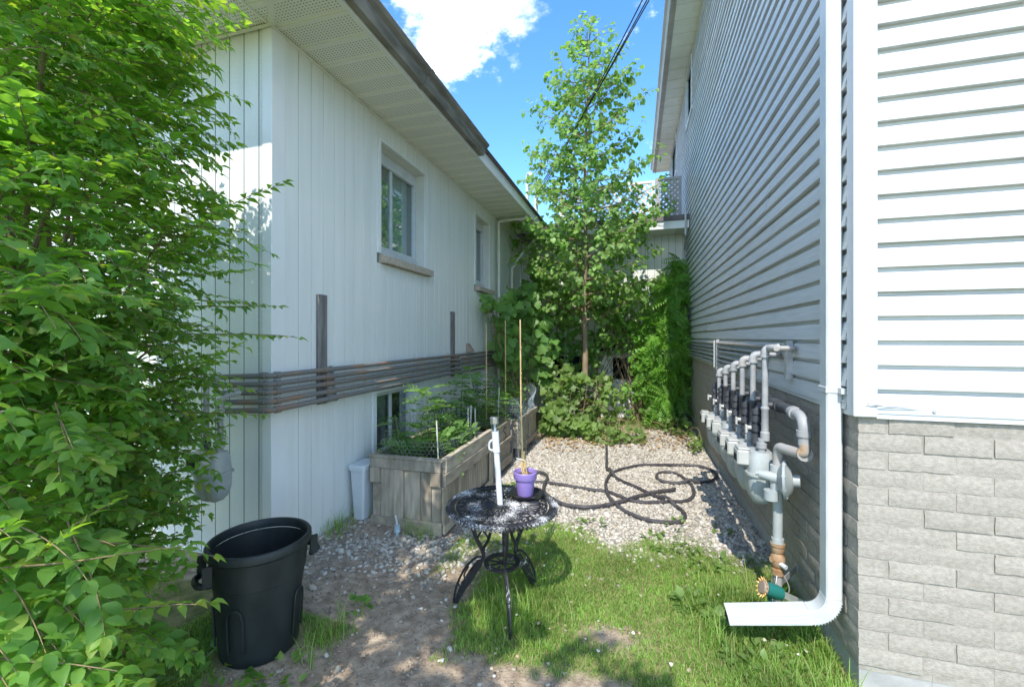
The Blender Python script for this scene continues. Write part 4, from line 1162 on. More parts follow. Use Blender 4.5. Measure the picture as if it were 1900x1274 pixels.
# ------------------------------------------------------------------ rubbish bin
bn = thing('trash_bin', (-1.735, 1.643, 0), 'large black plastic bin without a lid, half under the shrub', 'bin')
BX, BY, BHt, BK = -1.735, 1.643, 0.505, 0.875
def ring_of(r, z, n=48, flute=0):
    out = []
    for k in range(n):
        a = 2 * math.pi * k / n; rr = r * BK - (flute if (k % 12) in (5, 6, 7) else 0)
        out.append((BX + rr * math.cos(a), BY + rr * math.sin(a), z))
    return out
mb = MB()
outer = [(0.185, 0.0, 0), (0.192, 0.02, 0), (0.196, 0.05, 0.006), (0.213, 0.29, 0.006), (0.216, 0.31, 0), (0.219, 0.345, 0), (0.226, 0.35, 0), (0.235, 0.44, 0), (0.238, BHt - 0.035, 0)]
inner = [(0.232, BHt - 0.035, 0), (0.205, 0.30, 0), (0.18, 0.03, 0), (0.05, 0.025, 0), (0.002, 0.025, 0)]
rings = [ring_of(r, z + 0.01, 48, f) for r, z, f in outer] + [ring_of(r, z + 0.01, 48, f) for r, z, f in inner]
n0 = len(rings[0]); P = [p for r in rings for p in r]
F = [(i * n0 + k, i * n0 + (k + 1) % n0, (i + 1) * n0 + (k + 1) % n0, (i + 1) * n0 + k) for i in range(len(rings) - 1) for k in range(n0)]
mb.add(P, F); mb.build('body', MAT['bin'], bn, smooth=True)
mb = MB(); prof = [(0.231, BHt - 0.03), (0.231, BHt + 0.004), (0.236, BHt + 0.012), (0.250, BHt + 0.012), (0.256, BHt + 0.004), (0.256, BHt - 0.022), (0.246, BHt - 0.03), (0.231, BHt - 0.03)]
nn = 56; P = []
for r, z in prof:
    for k in range(nn):
        a = 2 * math.pi * k / nn; P.append((BX + r * BK * math.cos(a), BY + r * BK * math.sin(a), z + 0.01))
F = [(i * nn + k, i * nn + (k + 1) % nn, (i + 1) * nn + (k + 1) % nn, (i + 1) * nn + k) for i in range(len(prof) - 1) for k in range(nn)]
mb.add(P, F); mb.build('rim', MAT['bin'], bn, smooth=True)
for ang in (R(240), R(60)):
    d = Vector((math.cos(ang), math.sin(ang), 0)); s = Vector((-d.y, d.x, 0)); c = Vector((BX, BY, 0))
    pts = []
    for t in (-1, -0.9, -0.6, 0, 0.6, 0.9, 1):
        pts.append(c + d * (0.207 + 0.048 * (1 - abs(t) ** 4)) + s * (0.07 * t) + Vector((0, 0, BHt - 0.105 + 0.0)))
    mb = MB(); mb.tube(smooth_path(pts, 3), 0.014, 8)
    for t in (-1, 1):
        mb.beam(c + d * 0.222 + s * 0.07 * t + Vector((0, 0, BHt - 0.11)), c + d * 0.222 + s * 0.07 * t + Vector((0, 0, BHt - 0.02)), 0.014, 0.035, up=d)
    mb.build('handle', MAT['bin'], bn, smooth=True)
for ang in (R(-75), R(15), R(-130)):
    d = Vector((math.cos(ang), math.sin(ang), 0)); s = Vector((-d.y, d.x, 0)); c = Vector((BX, BY, 0))
    mb = MB()
    pts = []
    for z, t in ((0.09, -1), (0.24, -1), (0.275, -0.6), (0.285, 0), (0.275, 0.6), (0.24, 1), (0.09, 1)):
        pts.append(c + d * (0.1725 + 0.062 * z) + s * 0.035 * t + Vector((0, 0, z)))
    mb.tube(smooth_path(pts, 3), 0.005, 6); mb.build('moulded_rib', MAT['bin'], bn, smooth=True)

# ------------------------------------------------------------------ bistro table
TX, TY, TH = -0.715, 2.272, 0.555
def iron_speckled(name, amt, sc=60):  # black iron with white speckles placed by noise
    m, n, l, b = new_mat(name)
    geo = n.new('ShaderNodeNewGeometry')
    t1 = n.new('ShaderNodeTexNoise'); t1.inputs['Scale'].default_value = sc; t1.inputs['Detail'].default_value = 8; t1.inputs['Roughness'].default_value = 0.7
    t2 = n.new('ShaderNodeTexNoise'); t2.inputs['Scale'].default_value = 7; t2.inputs['Detail'].default_value = 3
    l.new(geo.outputs['Position'], t1.inputs['Vector']); l.new(geo.outputs['Position'], t2.inputs['Vector'])
    ad = n.new('ShaderNodeMath'); ad.operation = 'ADD'; l.new(t1.outputs['Fac'], ad.inputs[0]); l.new(t2.outputs['Fac'], ad.inputs[1])
    mr = n.new('ShaderNodeMapRange'); mr.inputs['From Min'].default_value = 1.12 - amt; mr.inputs['From Max'].default_value = 1.24 - amt; l.new(ad.outputs[0], mr.inputs['Value'])
    mx = n.new('ShaderNodeMixRGB'); mx.inputs['Color1'].default_value = (0.018, 0.018, 0.022, 1); mx.inputs['Color2'].default_value = (0.62, 0.62, 0.62, 1)
    l.new(mr.outputs['Result'], mx.inputs['Fac']); l.new(mx.outputs['Color'], b.inputs['Base Color'])
    b.inputs['Roughness'].default_value = 0.42; b.inputs['Metallic'].default_value = 0.0
    bp = n.new('ShaderNodeBump'); bp.inputs['Strength'].default_value = 0.3; bp.inputs['Distance'].default_value = 0.002; l.new(t1.outputs['Fac'], bp.inputs['Height']); l.new(bp.outputs['Normal'], b.inputs['Normal'])
    return m
MAT['table_top'] = iron_speckled('speckled_cast_iron_top', 0.06, 190)
MAT['table_leg'] = iron_speckled('speckled_cast_iron_leg', -0.06, 40)
tb = thing('bistro_table', (TX, TY, 0), 'round black cast-iron garden table with white speckles and openwork top', 'table')
mb = MB(); C3 = Vector((TX, TY, TH))
def flat_ring(mb, r0, r1, z0, z1, n=72):
    P = []
    for r, z in ((r0, z0), (r0, z1), (r1, z1), (r1, z0)):
        for k in range(n): a = 2 * math.pi * k / n; P.append((TX + r * math.cos(a), TY + r * math.sin(a), TH + z))
    F = [(i * n + k, i * n + (k + 1) % n, ((i + 1) % 4) * n + (k + 1) % n, ((i + 1) % 4) * n + k) for i in range(4) for k in range(n)]
    mb.add(P, F)
flat_ring(mb, 0.262, 0.296, -0.012, -0.001); flat_ring(mb, 0.205, 0.214, -0.009, -0.002); flat_ring(mb, 0.098, 0.110, -0.009, -0.001)
flat_ring(mb, 0.015, 0.045, -0.009, 0.001); flat_ring(mb, 0.248, 0.254, -0.009, -0.002)
mb.build('top_ring', MAT['table_top'], tb)
mb = MB()
for k in range(24):     # petals between the rings
    a = 2 * math.pi * k / 24
    def pt(r, da, z=-0.004): return (TX + r * math.cos(a + da), TY + r * math.sin(a + da), TH + z)
    mb.tube(smooth_path([pt(.112, 0), pt(.145, .10), pt(.178, .10), pt(.205, 0.0)], 3), 0.0058, 5); mb.tube(smooth_path([pt(.112, 0), pt(.145, -.10), pt(.178, -.10), pt(.205, 0.0)], 3), 0.0058, 5)
    mb.tube([pt(.12, 0, -.002), pt(.16, 0, .0005), pt(.197, 0, -.002)], [.004, .009, .004], 6)
    mb.tube([pt(.045, .0), pt(.098, .0)], [.0045, .008], 5)
    mb.tube(smooth_path([pt(.214, -.06), pt(.232, -.11), pt(.246, -.05), pt(.236, .02), pt(.224, -.01)], 3), 0.005, 5)
    mb.tube(smooth_path([pt(.214, .06), pt(.232, .125), pt(.248, .09)], 3), 0.0055, 5)
    mb.tube([pt(.16, .13, -.003), pt(.205, .13, -.003)], [.010, .005], 6)
mb.build('openwork', MAT['table_top'], tb, smooth=True)
mb = MB()
for k in range(84):     # rope edge
    a = 2 * math.pi * k / 84
    mb.tube([(TX + .292 * math.cos(a), TY + .292 * math.sin(a), TH + .001), (TX + .303 * math.cos(a + .03), TY + .303 * math.sin(a + .03), TH - .006), (TX + .302 * math.cos(a + .055), TY + .302 * math.sin(a + .055), TH - .02)], [.008, .0095, .006], 6)
mb.build('rope_edge', MAT['table_top'], tb, smooth=True)
feet = [(-0.582, 2.005), (-0.955, 2.235), (-0.555, 2.545)]
for fx, fy in feet:
    d = (Vector((fx, fy, 0)) - Vector((TX, TY, 0))); d.z = 0; d.normalize(); c = Vector((TX, TY, 0)); s = Vector((-d.y, d.x, 0))
    def P_(r, z, o=0): return c + d * r + s * o + Vector((0, 0, z))
    mb = MB()
    main = smooth_path([P_(.165, TH - .012), P_(.175, .47), P_(.15, .37), P_(.105, .275), P_(.125, .215), P_(.175, .135), P_(.225, .06), P_(.27, -.02)], 5)
    for i in range(len(main) - 1):
        mb.beam(main[i], main[i + 1], 0.013, 0.020 if i < len(main) * .55 else 0.026, up=d)
    leg = mb.build('leg', MAT['table_leg'], tb)
    mb = MB()
    mb.tube(smooth_path([P_(.10, TH - .015), P_(.10, .49), P_(.065, .43), P_(.075, .36), P_(.105, .30), P_(.10, .27)], 4), .0095, 6)
    mb.tube(smooth_path([P_(.165, .50), P_(.13, .50), P_(.115, .46), P_(.14, .43), P_(.16, .45), P_(.15, .47)], 4), .006, 6)
    mb.tube(smooth_path([P_(.075, .36), P_(.11, .40), P_(.14, .36)], 4), .006, 6)
    foot = [(.115, .245), (.14, .235), (.18, .185), (.22, .12), (.25, .06), (.27, .0), (.262, -.005), (.225, .062), (.175, .137), (.128, .215)]
    mb.add([P_(a_, b_, .0025) for a_, b_ in foot] + [P_(a_, b_, -.0025) for a_, b_ in foot], [tuple(range(10)), tuple(range(19, 9, -1))] + [(i, (i + 1) % 10, 10 + (i + 1) % 10, 10 + i) for i in range(10)])
    mb.tube(smooth_path([P_(.115, .52), P_(.14, .48), P_(.12, .43), P_(.095, .45), P_(.11, .475)], 4), .005, 6)
    # filigree web of the foot
    mb.tube(smooth_path([P_(.105, .255), P_(.15, .248), P_(.21, .185), P_(.26, .08), P_(.275, -.01)], 4), .007, 6)
    mb.tube(smooth_path([P_(.14, .215), P_(.17, .19), P_(.17, .165), P_(.15, .185)], 4), .005, 6)
    mb.tube(smooth_path([P_(.19, .195), P_(.215, .15), P_(.205, .125), P_(.185, .145)], 4), .005, 6)
    mb.tube(smooth_path([P_(.235, .14), P_(.25, .10), P_(.235, .08), P_(.225, .11)], 4), .005, 6)
    mb.build('scrollwork', MAT['table_leg'], leg, smooth=True)
mb = MB()
def flat_ring2(mb, r0, r1, z0, z1, n=40):
    P = []
    for r, z in ((r0, z0), (r0, z1), (r1, z1), (r1, z0)):
        for k in range(n): a = 2 * math.pi * k / n; P.append((TX + r * math.cos(a), TY + r * math.sin(a), z))
    mb.add(P, [(i * n + k, i * n + (k + 1) % n, ((i + 1) % 4) * n + (k + 1) % n, ((i + 1) % 4) * n + k) for i in range(4) for k in range(n)])
flat_ring2(mb, .075, .10, .225, .238); flat_ring2(mb, .0, .02, .227, .236)
for k in range(8):
    a = k * math.pi / 4; mb.tube([(TX + .018 * math.cos(a), TY + .018 * math.sin(a), .232), (TX + .08 * math.cos(a), TY + .08 * math.sin(a), .232)], .005, 5)
mb.build('lower_ring', MAT['table_leg'], tb)

# pole with solar light standing in the table's centre hole
pl = thing('solar_light', (TX, TY, TH), 'white pole with a steel-capped solar light standing in the table centre', 'lamp')
top = Vector((-0.757, 2.262, 1.035)); b0 = Vector((TX, TY, 0.40))
cut = b0.lerp(top, 0.86)
mb = MB(); mb.tube([b0, cut], 0.0165, 12); mb.build('pole', MAT['white_plastic'], pl, smooth=True)
mb = MB(); mb.tube([b0.lerp(top, 0.70), b0.lerp(top, 0.74)], 0.021, 12); mb.tube([b0.lerp(top, .74), b0.lerp(top, .88)], [.02, .021], 12)
h0 = b0.lerp(top, 0.76)
mb.tube(smooth_path([h0 + Vector((-.018, -.006, .03)), h0 + Vector((-.035, -.012, .015)), h0 + Vector((-.035, -.012, -.02)), h0 + Vector((-.018, -.006, -.03))], 3), .006, 6)
mb.build('clip', MAT['white_plastic'], pl, smooth=True)
mb = MB(); mb.tube([b0.lerp(top, .88), b0.lerp(top, .95)], [.017, .022], 14, caps=False); mb.build('lens', MAT['clear_plastic'], pl, smooth=True)
mb = MB(); mb.tube([b0.lerp(top, .86), b0.lerp(top, .951)], .006, 8); mb.build('lamp_core', MAT['white_plastic'], pl, smooth=True)
mb = MB(); mb.tube([b0.lerp(top, .951), top], .0245, 16); mb.tube([top, top + Vector((0, 0, .004))], [.0245, .02], 16); mb.build('cap', MAT['steel'], pl, smooth=True)

# purple flower pot with cane and withered plant, on a black saucer
PXp, PYp = -0.62, 2.42
sa = MB(); sa.lathe([(0.0, .002), (.06, .002), (.085, .006), (.10, .02), (.103, .02), (.088, .0), (.06, -.003), (0, -.003)], (PXp + 0.01, PYp, TH + .006), 32)
tag(sa.build('saucer', MAT['black_plastic'], None, smooth=True), 'shallow black saucer under the purple pot on the table', 'saucer')
pt_ = thing('flower_pot', (PXp, PYp, TH + .01), 'purple plastic flower pot with soil on the black saucer', 'flower pot')
mb = MB(); z = TH + .0105
mb.lathe([(.0, .0), (.044, .0), (.046, .004), (.058, .095), (.066, .096), (.068, .10), (.069, .134), (.066, .138), (.063, .134), (.06, .10), (.058, .098)], (PXp, PYp, z), 32); mb.build('pot', MAT['purple'], pt_, smooth=True)
mb = MB(); mb.lathe([(.0595, .112), (.05, .117), (.03, .114), (.0, .118)], (PXp, PYp, z), 24); mb.build('soil', MAT['soil'], pt_, smooth=True)
cn = MB(); cn.tube([(PXp - .01, PYp, z + .09), (PXp - .028, PYp + .01, z + .5), (PXp - .034, PYp + .015, 1.585)], .0042, 6)
for zz in (.3, .5, .7, .85): cn.tube([(PXp - .02 - .01 * zz, PYp + .01, z + zz), (PXp - .02 - .01 * zz, PYp + .01, z + zz + .008)], .0055, 6)
tag(cn.build('bamboo_cane', MAT['bamboo'], None, smooth=True), 'tall bamboo cane standing in the purple pot', 'cane')
wp = thing('withered_plant', (PXp, PYp, z + .1), 'withered yellow stem in a clear plastic sleeve in the purple pot', 'plant')
mb = MB()
for k in range(7):
    a = k * .9; mb.tube(smooth_path([(PXp + .015 * math.cos(a), PYp + .015 * math.sin(a), z + .11), (PXp - .01 + .012 * math.cos(a * 2), PYp + .012 * math.sin(a), z + .17), (PXp - .014 + .01 * math.cos(a + 1), PYp + .01, z + .25)], 4), .004, 5)
mb.build('stem', MAT['bamboo'], wp, smooth=True)
mb = MB(); mb.lathe([(.022, .20), (.026, .30), (.024, .43), (.026, .50)], (PXp - .02, PYp + .01, z), 14); mb.f = mb.f[:-2]; mb.build('plastic_sleeve', MAT['clear_plastic'], wp, smooth=True)
mb = MB(); mb.tube([(PXp - .05, PYp - .01, z + .21), (PXp, PYp - .02, z + .205)], .003, 5); mb.build('tie', MAT['stick'], wp)

# ------------------------------------------------------------------ planters
def planter(name, label, x0, x1, y0, y1, z0, h, style, boards_mat):
    t = thing(name, ((x0 + x1) / 2, (y0 + y1) / 2, 0), label, 'planter', 'pallet wood planters along the wall')
    zt = z0 + h
    r = random.Random(int(y0 * 100))
    def plank(*a, m=boards_mat, nm='plank'):
        q_ = MB(); q_.bbox(*a, 0.003); return q_.build(nm, m, t)
    # street-facing end
    w = (x1 - x0)
    if style == 'big':
        edges = [0, .10, .30, .45, .47 + .20, .68, .86, 1.0]
        xs_ = [0.0, .12, .33, .47, .70, .86, 1.0]
        for i, (a, b) in enumerate(zip(xs_[:-1], xs_[1:])):
            plank(x0 + w * a + .002, x0 + w * b - .002, y0 + r.uniform(.0, .006) - (.018 if i in (2,) else 0), y0 + .02, z0 + .05, zt - .05, m=MAT['pallet_grey'])
        plank(x0 - .008, x1 + .004, y0 - .022, y0 - .002, zt - .085, zt - .006, m=MAT['pallet_grey'])
        plank(x0 - .004, x1 + .01, y0 - .02, y0 - .001, z0 - .02, z0 + .075, m=MAT['pallet'])
        plank(x0 - .008, x0 + .07, y0 - .024, y0 - .0021, zt - .20, zt - .0865, m=MAT['pallet_grey'])
        plank(x1 - .08, x1 + .003, y0 - .024, y0 - .0021, zt - .19, zt - .0865, m=MAT['pallet_grey'])
        plank(x0 + .02, x0 + .085, y0 - .016, y0 - .001, z0 + .19, z0 + .33, m=MAT['pallet'])
        plank(x0 - .02, x1 + .02, y0 - .028, y0 + .035, zt - .0055, zt + .010, nm='top_rail', m=MAT['pallet_grey'])
    else:
        n = 4
        for i in range(n): plank(x0 + .004, x1 - .004, y0, y0 + .018, z0 + .04 + (h - .06) * i / n, z0 + .04 + (h - .06) * (i + 1) / n - .004)
    # yard-facing side
    L = y1 - y0
    if style == 'big':
        k = 6; cuts = [0, .08, .27, .34, .46, .62, .70, .88, 1.0]
        for i, (a, b) in enumerate(zip(cuts[:-1], cuts[1:])):
            if i == 4: pass
            plank(x1 - .02, x1 - r.uniform(0, .004) + (.014 if i in (0, 2, 5) else 0), y0 + .0205 + (L - .02) * a + .0015, y0 + .0205 + (L - .02) * b - .0015, z0 + .05, zt - .06, m=MAT['pallet_v'])
        plank(x1 + .001 + .0145, x1 + .036, y0 - .0, y1, zt - .19, zt - .10, m=MAT['pallet'])
        plank(x1 - .015, x1 + .03, y0 + .036, y1, zt - .098, zt + .012, m=MAT['pallet'], nm='top_rail')
        plank(x1 + .0155, x1 + .034, y0 - .01, y1, z0 - .01, z0 + .06, m=MAT['pallet'])
        plank(x1 + .0145, x1 + .038, y0 - .024, y0 + .07, z0 + .062, zt - .192, m=MAT['pallet_v'], nm='corner_board')
        plank(x1 + .0145, x1 + .036, y1 - .075, y1 + .004, z0 + .062, zt - .192, m=MAT['pallet_v'], nm='corner_board')
    elif style == 'mid':
        zs_ = [0.0, .30, .36, .66, .70, 1.0]
        plank(x1 - .02, x1, y0 + .0185, y1, zt - h * .42, zt - .003); plank(x1 - .018, x1 + .002, y0 + .0185, y1, z0 + h * .33, z0 + h * .57); plank(x1 - .02, x1, y0 + .0185, y1, z0 + .03, z0 + h * .32)
        plank(x1 + .0025, x1 + .024, y0, y1, z0 + h * .545, z0 + h * .66, m=MAT['pallet']); plank(x1 + .0025, x1 + .024, y0, y1, z0 + .06, z0 + .15, m=MAT['pallet'])
        plank(x1 - .02, x1 + .022, y1 + .001, y1 + .06, -.02, zt - .01, m=MAT['old_wood'], nm='post'); plank(x1 - .02, x1 + .02, y0 - .05, y0 - .003, -.02, zt - .03, m=MAT['old_wood'], nm='post')
    else:
        k = 4
        for i in range(k): plank(x1 - .02, x1 - .001, y0 + .0185 + (L - .02) * i / k + .002, y0 + .0185 + (L - .02) * (i + 1) / k - .002, z0 + .02, zt - .07, m=MAT['pallet_v'])
        plank(x1 - .02, x1 + .02, y0 - .01, y1 + .01, zt - .0695, zt + .005, m=MAT['pallet'], nm='top_rail'); plank(x1 + .0005, x1 + .021, y0, y1, z0 + .03, z0 + .10, m=MAT['pallet'])
        for yy in (y0 + .01, (y0 + y1) / 2, y1 - .07): plank(x1 - .075, x1 - .021, yy, yy + .06, -.03, z0 + .06, m=MAT['old_wood'], nm='leg')
        for yy in (y0 + .02, (y0 + y1) / 2 - .02): plank(x1 + .0003, x1 + .0185, yy, yy + .055, z0 + .1005, zt - .0705, m=MAT['pallet_v'], nm='batten')
    # far end, wall side, soil
    plank(x0 + .004, x1 - .021, y1 - .02, y1, z0 + .02, zt - .02); plank(x0, x0 + .018, y0 + .021, y1 - .021, z0 + .02, zt - .0)
    if style == 'big': plank(x0 - .012, x0 + .03, y0 + .036, y1, zt + .0005, zt + .011, nm='top_rail', m=MAT['pallet_grey'])
    q_ = MB(); nx_, ny_ = 7, 14; P = []
    for j in range(ny_ + 1):
        for i in range(nx_ + 1): P.append((x0 + .02 + (x1 - x0 - .042) * i / nx_, y0 + .022 + (y1 - y0 - .044) * j / ny_, zt - .09 + r.uniform(-.012, .012)))
    q_.add(P, [(j * (nx_ + 1) + i, j * (nx_ + 1) + i + 1, (j + 1) * (nx_ + 1) + i + 1, (j + 1) * (nx_ + 1) + i) for j in range(ny_) for i in range(nx_)])
    q_.build('soil', MAT['soil'], t, smooth=True)
    return t
planter('wooden_planter', 'nearest and largest weathered pallet-wood planter box by the wall', -1.99, -1.40, 2.93, 4.05, 0.02, 0.535, 'big', MAT['pallet_v'])
p2 = planter('wooden_planter', 'middle pallet-wood planter box with a black painted squiggle', -1.99, -1.40, 4.13, 4.76, 0.0, 0.53, 'mid', MAT['pallet'])
planter('wooden_planter', 'farthest pallet-wood planter box standing on legs under the blue netting', -1.98, -1.33, 4.98, 5.80, 0.10, 0.42, 'leg', MAT['pallet_v'])
# the painted S-like mark on the middle planter
mb = MB(); pts = smooth_path([(-1.3985, 4.60, .475), (-1.3985, 4.54, .485), (-1.3985, 4.50, .46), (-1.3985, 4.545, .425), (-1.3985, 4.60, .395), (-1.3985, 4.57, .355), (-1.3985, 4.50, .35)], 4)
for a, b in zip(pts[:-1], pts[1:]): mb.beam(a, b, .012, .002, up=(1, 0, 0))
mb.build('painted_mark', MAT['paint_black'], p2)

# pale plastic tub between planter and wall
wt = thing('plastic_tub', (-2.105, 2.97, 0), 'slim pale plastic tub with a lid between the wall and the nearest planter', 'tub')
mb = MB()
def rr(x0, x1, y0, y1, z, c=.015): return [(x0 + c, y0, z), (x1 - c, y0, z), (x1, y0 + c, z), (x1, y1 - c, z), (x1 - c, y1, z), (x0 + c, y1, z), (x0, y1 - c, z), (x0, y0 + c, z)]
mb.loft([rr(-2.145, -2.055, 2.90, 3.05, .03), rr(-2.165, -2.035, 2.88, 3.08, .44)]); mb.build('body', MAT['white_plastic'], wt)
mb = MB(); mb.loft([rr(-2.175, -2.025, 2.87, 3.09, .441), rr(-2.175, -2.025, 2.87, 3.09, .47), rr(-2.165, -2.035, 2.88, 3.08, .478)]); mb.build('lid', MAT['white_plastic'], wt)
# small blue-grey sprinkler stake in front of the planter
sk = thing('ground_spike', (-1.69, 2.80, 0), 'small pale blue plastic spike stuck in the ground before the nearest planter', 'spike')
mb = MB(); mb.tube([(-1.69, 2.80, -.02), (-1.69, 2.80, .05)], [.006, .012], 8); mb.tube([(-1.69, 2.80, .05), (-1.692, 2.80, .10)], [.024, .020], 10); mb.build('base', MAT['rag'], sk, smooth=True)
mb = MB(); mb.tube([(-1.692, 2.80, .101), (-1.70, 2.795, .17)], .007, 8); mb.build('spout', MAT['white_plastic'], sk, smooth=True)

# ------------------------------------------------------------------ hose, cord
def path_obj(name, pts, r, mat, label, cat, n=8, sub=4, z=0.0):
    P = smooth_path([(x, y, 0) for x, y in pts], sub)
    Q = []
    seen = []
    for i, p in enumerate(P):
        lift = 0
        for (qx, qy, k) in seen:
            if i - k > 14 and (p.x - qx) ** 2 + (p.y - qy) ** 2 < (2.6 * r) ** 2: lift = 2.1 * r
        seen.append((p.x, p.y, i)); Q.append([p.x, p.y, float(gz(p.x, p.y)) + r + .008 + z + lift])
    for _ in range(3):
        Z = [q_[2] for q_ in Q]
        for i in range(1, len(Q) - 1): Q[i][2] = max(Z[i], (Z[i - 1] + Z[i] + Z[i + 1]) / 3)
    mb = MB(); mb.tube(Q, r, n)
    return tag(mb.build(name, mat, None, smooth=True), label, cat)
hz2 = [(-1.0, 4.20), (-0.855, 4.225), (-0.7, 4.196), (-0.562, 4.157), (-0.403, 4.127), (-0.276, 4.119), (-0.162, 4.035), (-0.041, 3.935), (0.062, 3.917), (0.187, 3.963), (0.303, 4.025), (0.409, 4.082), (0.483, 4.187), (0.527, 4.359), (0.531, 4.552), (0.498, 4.71), (0.447, 4.852), (0.371, 4.925), (0.288, 4.915), (0.228, 4.836), (0.209, 4.715), (0.238, 4.613), (0.332, 4.577), (0.462, 4.602), (0.6, 4.66), (0.72, 4.742), (0.80, 4.879), (0.825, 5.002), (0.80, 5.14), (0.74, 5.23), (0.65, 5.265), (0.425, 5.248), (0.231, 5.192), (0.036, 5.119), (-0.11, 4.96), (-0.221, 4.802), (-0.268, 4.622), (-0.286, 4.357), (-0.271, 4.128), (-0.23, 3.964), (-0.164, 3.82), (-0.082, 3.695), (0.036, 3.59), (0.138, 3.554), (0.229, 3.568), (0.311, 3.597), (0.368, 3.673), (0.387, 3.76), (0.367, 3.868), (0.299, 3.97), (0.193, 4.086), (0.102, 4.181), (-0.02, 4.333), (-0.125, 4.444), (-0.211, 4.593), (-0.276, 4.762), (-0.314, 4.901), (-0.335, 5.227), (-0.359, 5.599), (-0.381, 5.9)]
path_obj('garden_hose', hz2, 0.0155, MAT['hose'], 'long black soaker hose lying in loops across the white gravel', 'hose')
hz3 = [(0.357, 4.365), (0.312, 4.304), (0.224, 4.227), (0.125, 4.142), (0.005, 4.015), (-0.087, 3.906), (-0.197, 3.795), (-0.305, 3.704), (-0.414, 3.657), (-0.553, 3.662), (-0.66, 3.708), (-0.80, 3.86), (-0.86, 4.1), (-0.88, 4.36), (-0.954, 4.494), (-1.06, 4.50), (-1.15, 4.40)]
path_obj('garden_hose', hz3, 0.0155, MAT['hose'], 'shorter black hose with a cut end lying over the looped one', 'hose', z=0.012)

# ------------------------------------------------------------------ plant stand round the trunk
stx, sty = -0.775, 6.90
ps = thing('plant_stand', (stx, sty, 0), 'dark wrought-iron plant stand with scrolls around the tree trunk', 'plant stand')
def ring_tube(mb, c, r, z, tr_, n=28): mb.tube([(c[0] + r * math.cos(2 * math.pi * k / n), c[1] + r * math.sin(2 * math.pi * k / n), z) for k in range(n + 1)], tr_, 6, caps=False)
mb = MB()
for zz, rr_ in ((.66, .15), (.55, .15)): ring_tube(mb, (stx, sty), rr_, zz, .012)
flat = MB(); mb.build('ring', MAT['dark_iron'], ps, smooth=True)
for k in range(4):
    a = R(-95 + 90 * k); c = Vector((stx, sty, 0)); d = Vector((math.cos(a), math.sin(a), 0)); s = Vector((-d.y, d.x, 0))
    mb = MB(); mb.tube(smooth_path([c + d * .15 + Vector((0, 0, .68)), c + d * .15 + Vector((0, 0, .4)), c + d * .17 + Vector((0, 0, .15)), c + d * .22 + Vector((0, 0, -.02))], 4), .011, 6); lg = mb.build('leg', MAT['dark_iron'], ps, smooth=True)
    mb = MB()
    a2 = a + R(45); c2 = c + Vector((math.cos(a2), math.sin(a2), 0)) * .155; s2 = Vector((-math.sin(a2), math.cos(a2), 0))
    mb.tube([c2 + s2 * .045 * math.cos(t * .5236) + Vector((0, 0, .605 + .045 * math.sin(t * .5236))) for t in range(13)], .007, 5, caps=False); mb.build('scroll', MAT['dark_iron'], lg, smooth=True)

# ------------------------------------------------------------------ sunflower ornament in the grass
so = thing('sunflower_stake', (0.635, 2.46, 0), 'sunflower-shaped ornament with a teal cup on a stake beside the downspout', 'ornament')
cz = Vector((0.625, 2.46, 0.205)); axs = Vector((-0.92, -0.22, 0.32)).normalized(); q_ = Vector((0, 0, 1)).rotation_difference(axs)
mb = MB(); mb.tube([(0.665, 2.485, -.02), (0.662, 2.483, .17)], .009, 8); mb.build('stake', MAT['teal'], so, smooth=True)
mb = MB(); mb.lathe([(.012, -.10), (.03, -.095), (.036, -.06), (.034, -.012), (.0, -.01)], cz, 16, axs); mb.build('cup', MAT['teal'], so, smooth=True)
for k in range(14):
    a = 2 * math.pi * k / 14
    mb = MB(); loc = lambda r, da, h: cz + q_ @ Vector((r * math.cos(a + da), r * math.sin(a + da), h))
    mb.add([loc(.03, -.2, 0), loc(.03, .2, 0), loc(.043, .16, .004), loc(.053, 0, .010), loc(.043, -.16, .004), loc(.04, 0, .007)], [(0, 1, 5), (1, 2, 5), (2, 3, 5), (3, 4, 5), (4, 0, 5)]); mb.build('petal', MAT['yellow_petal'], so)
mb = MB(); mb.lathe([(.034, -.008), (.034, .002), (.028, .010), (.0, .012)], cz, 16, axs); mb.build('face', MAT['vent'], so, smooth=True)

# ------------------------------------------------------------------ garden sticks, wire, netting in the planters
GRP = 'bamboo canes in the planters'
for (x, y, z0, zt, lab) in ((-1.56, 4.40, .4, 1.64, 'thin bamboo cane, leftmost of three, standing in the middle planter'), (-1.48, 4.85, .4, 1.68, 'thin bamboo cane, middle of three, standing between the farther planters')):
    mb = MB(); mb.tube([(x, y, z0), (x - .005, y, zt)], .006, 6)
    for k in range(5): zz = z0 + .2 + .22 * k; mb.tube([(x - .002, y, zz), (x - .002, y, zz + .01)], .0078, 6)
    tag(mb.build('bamboo_cane', MAT['bamboo'], None, smooth=True), lab, 'cane')
for k, (x, y, h_) in enumerate(((-1.50, 3.10, .82), (-1.55, 3.86, .80), (-1.52, 3.95, .78), (-1.60, 4.02, .80), (-1.50, 4.60, .92))):
    mb = MB(); mb.tube([(x, y, .42), (x + .01 * (k - 2), y, h_)], .006, 6)
    tag(mb.build('garden_stick', MAT['stick'], None), ['thin pale stick at the near right corner of the nearest planter', 'pale stick at the far end of the nearest planter, left of its pair', 'pale stick at the far end of the nearest planter, right of its pair', 'pale stick in the gap before the middle planter', 'pale stick at the far end of the middle planter'][k], 'stick')

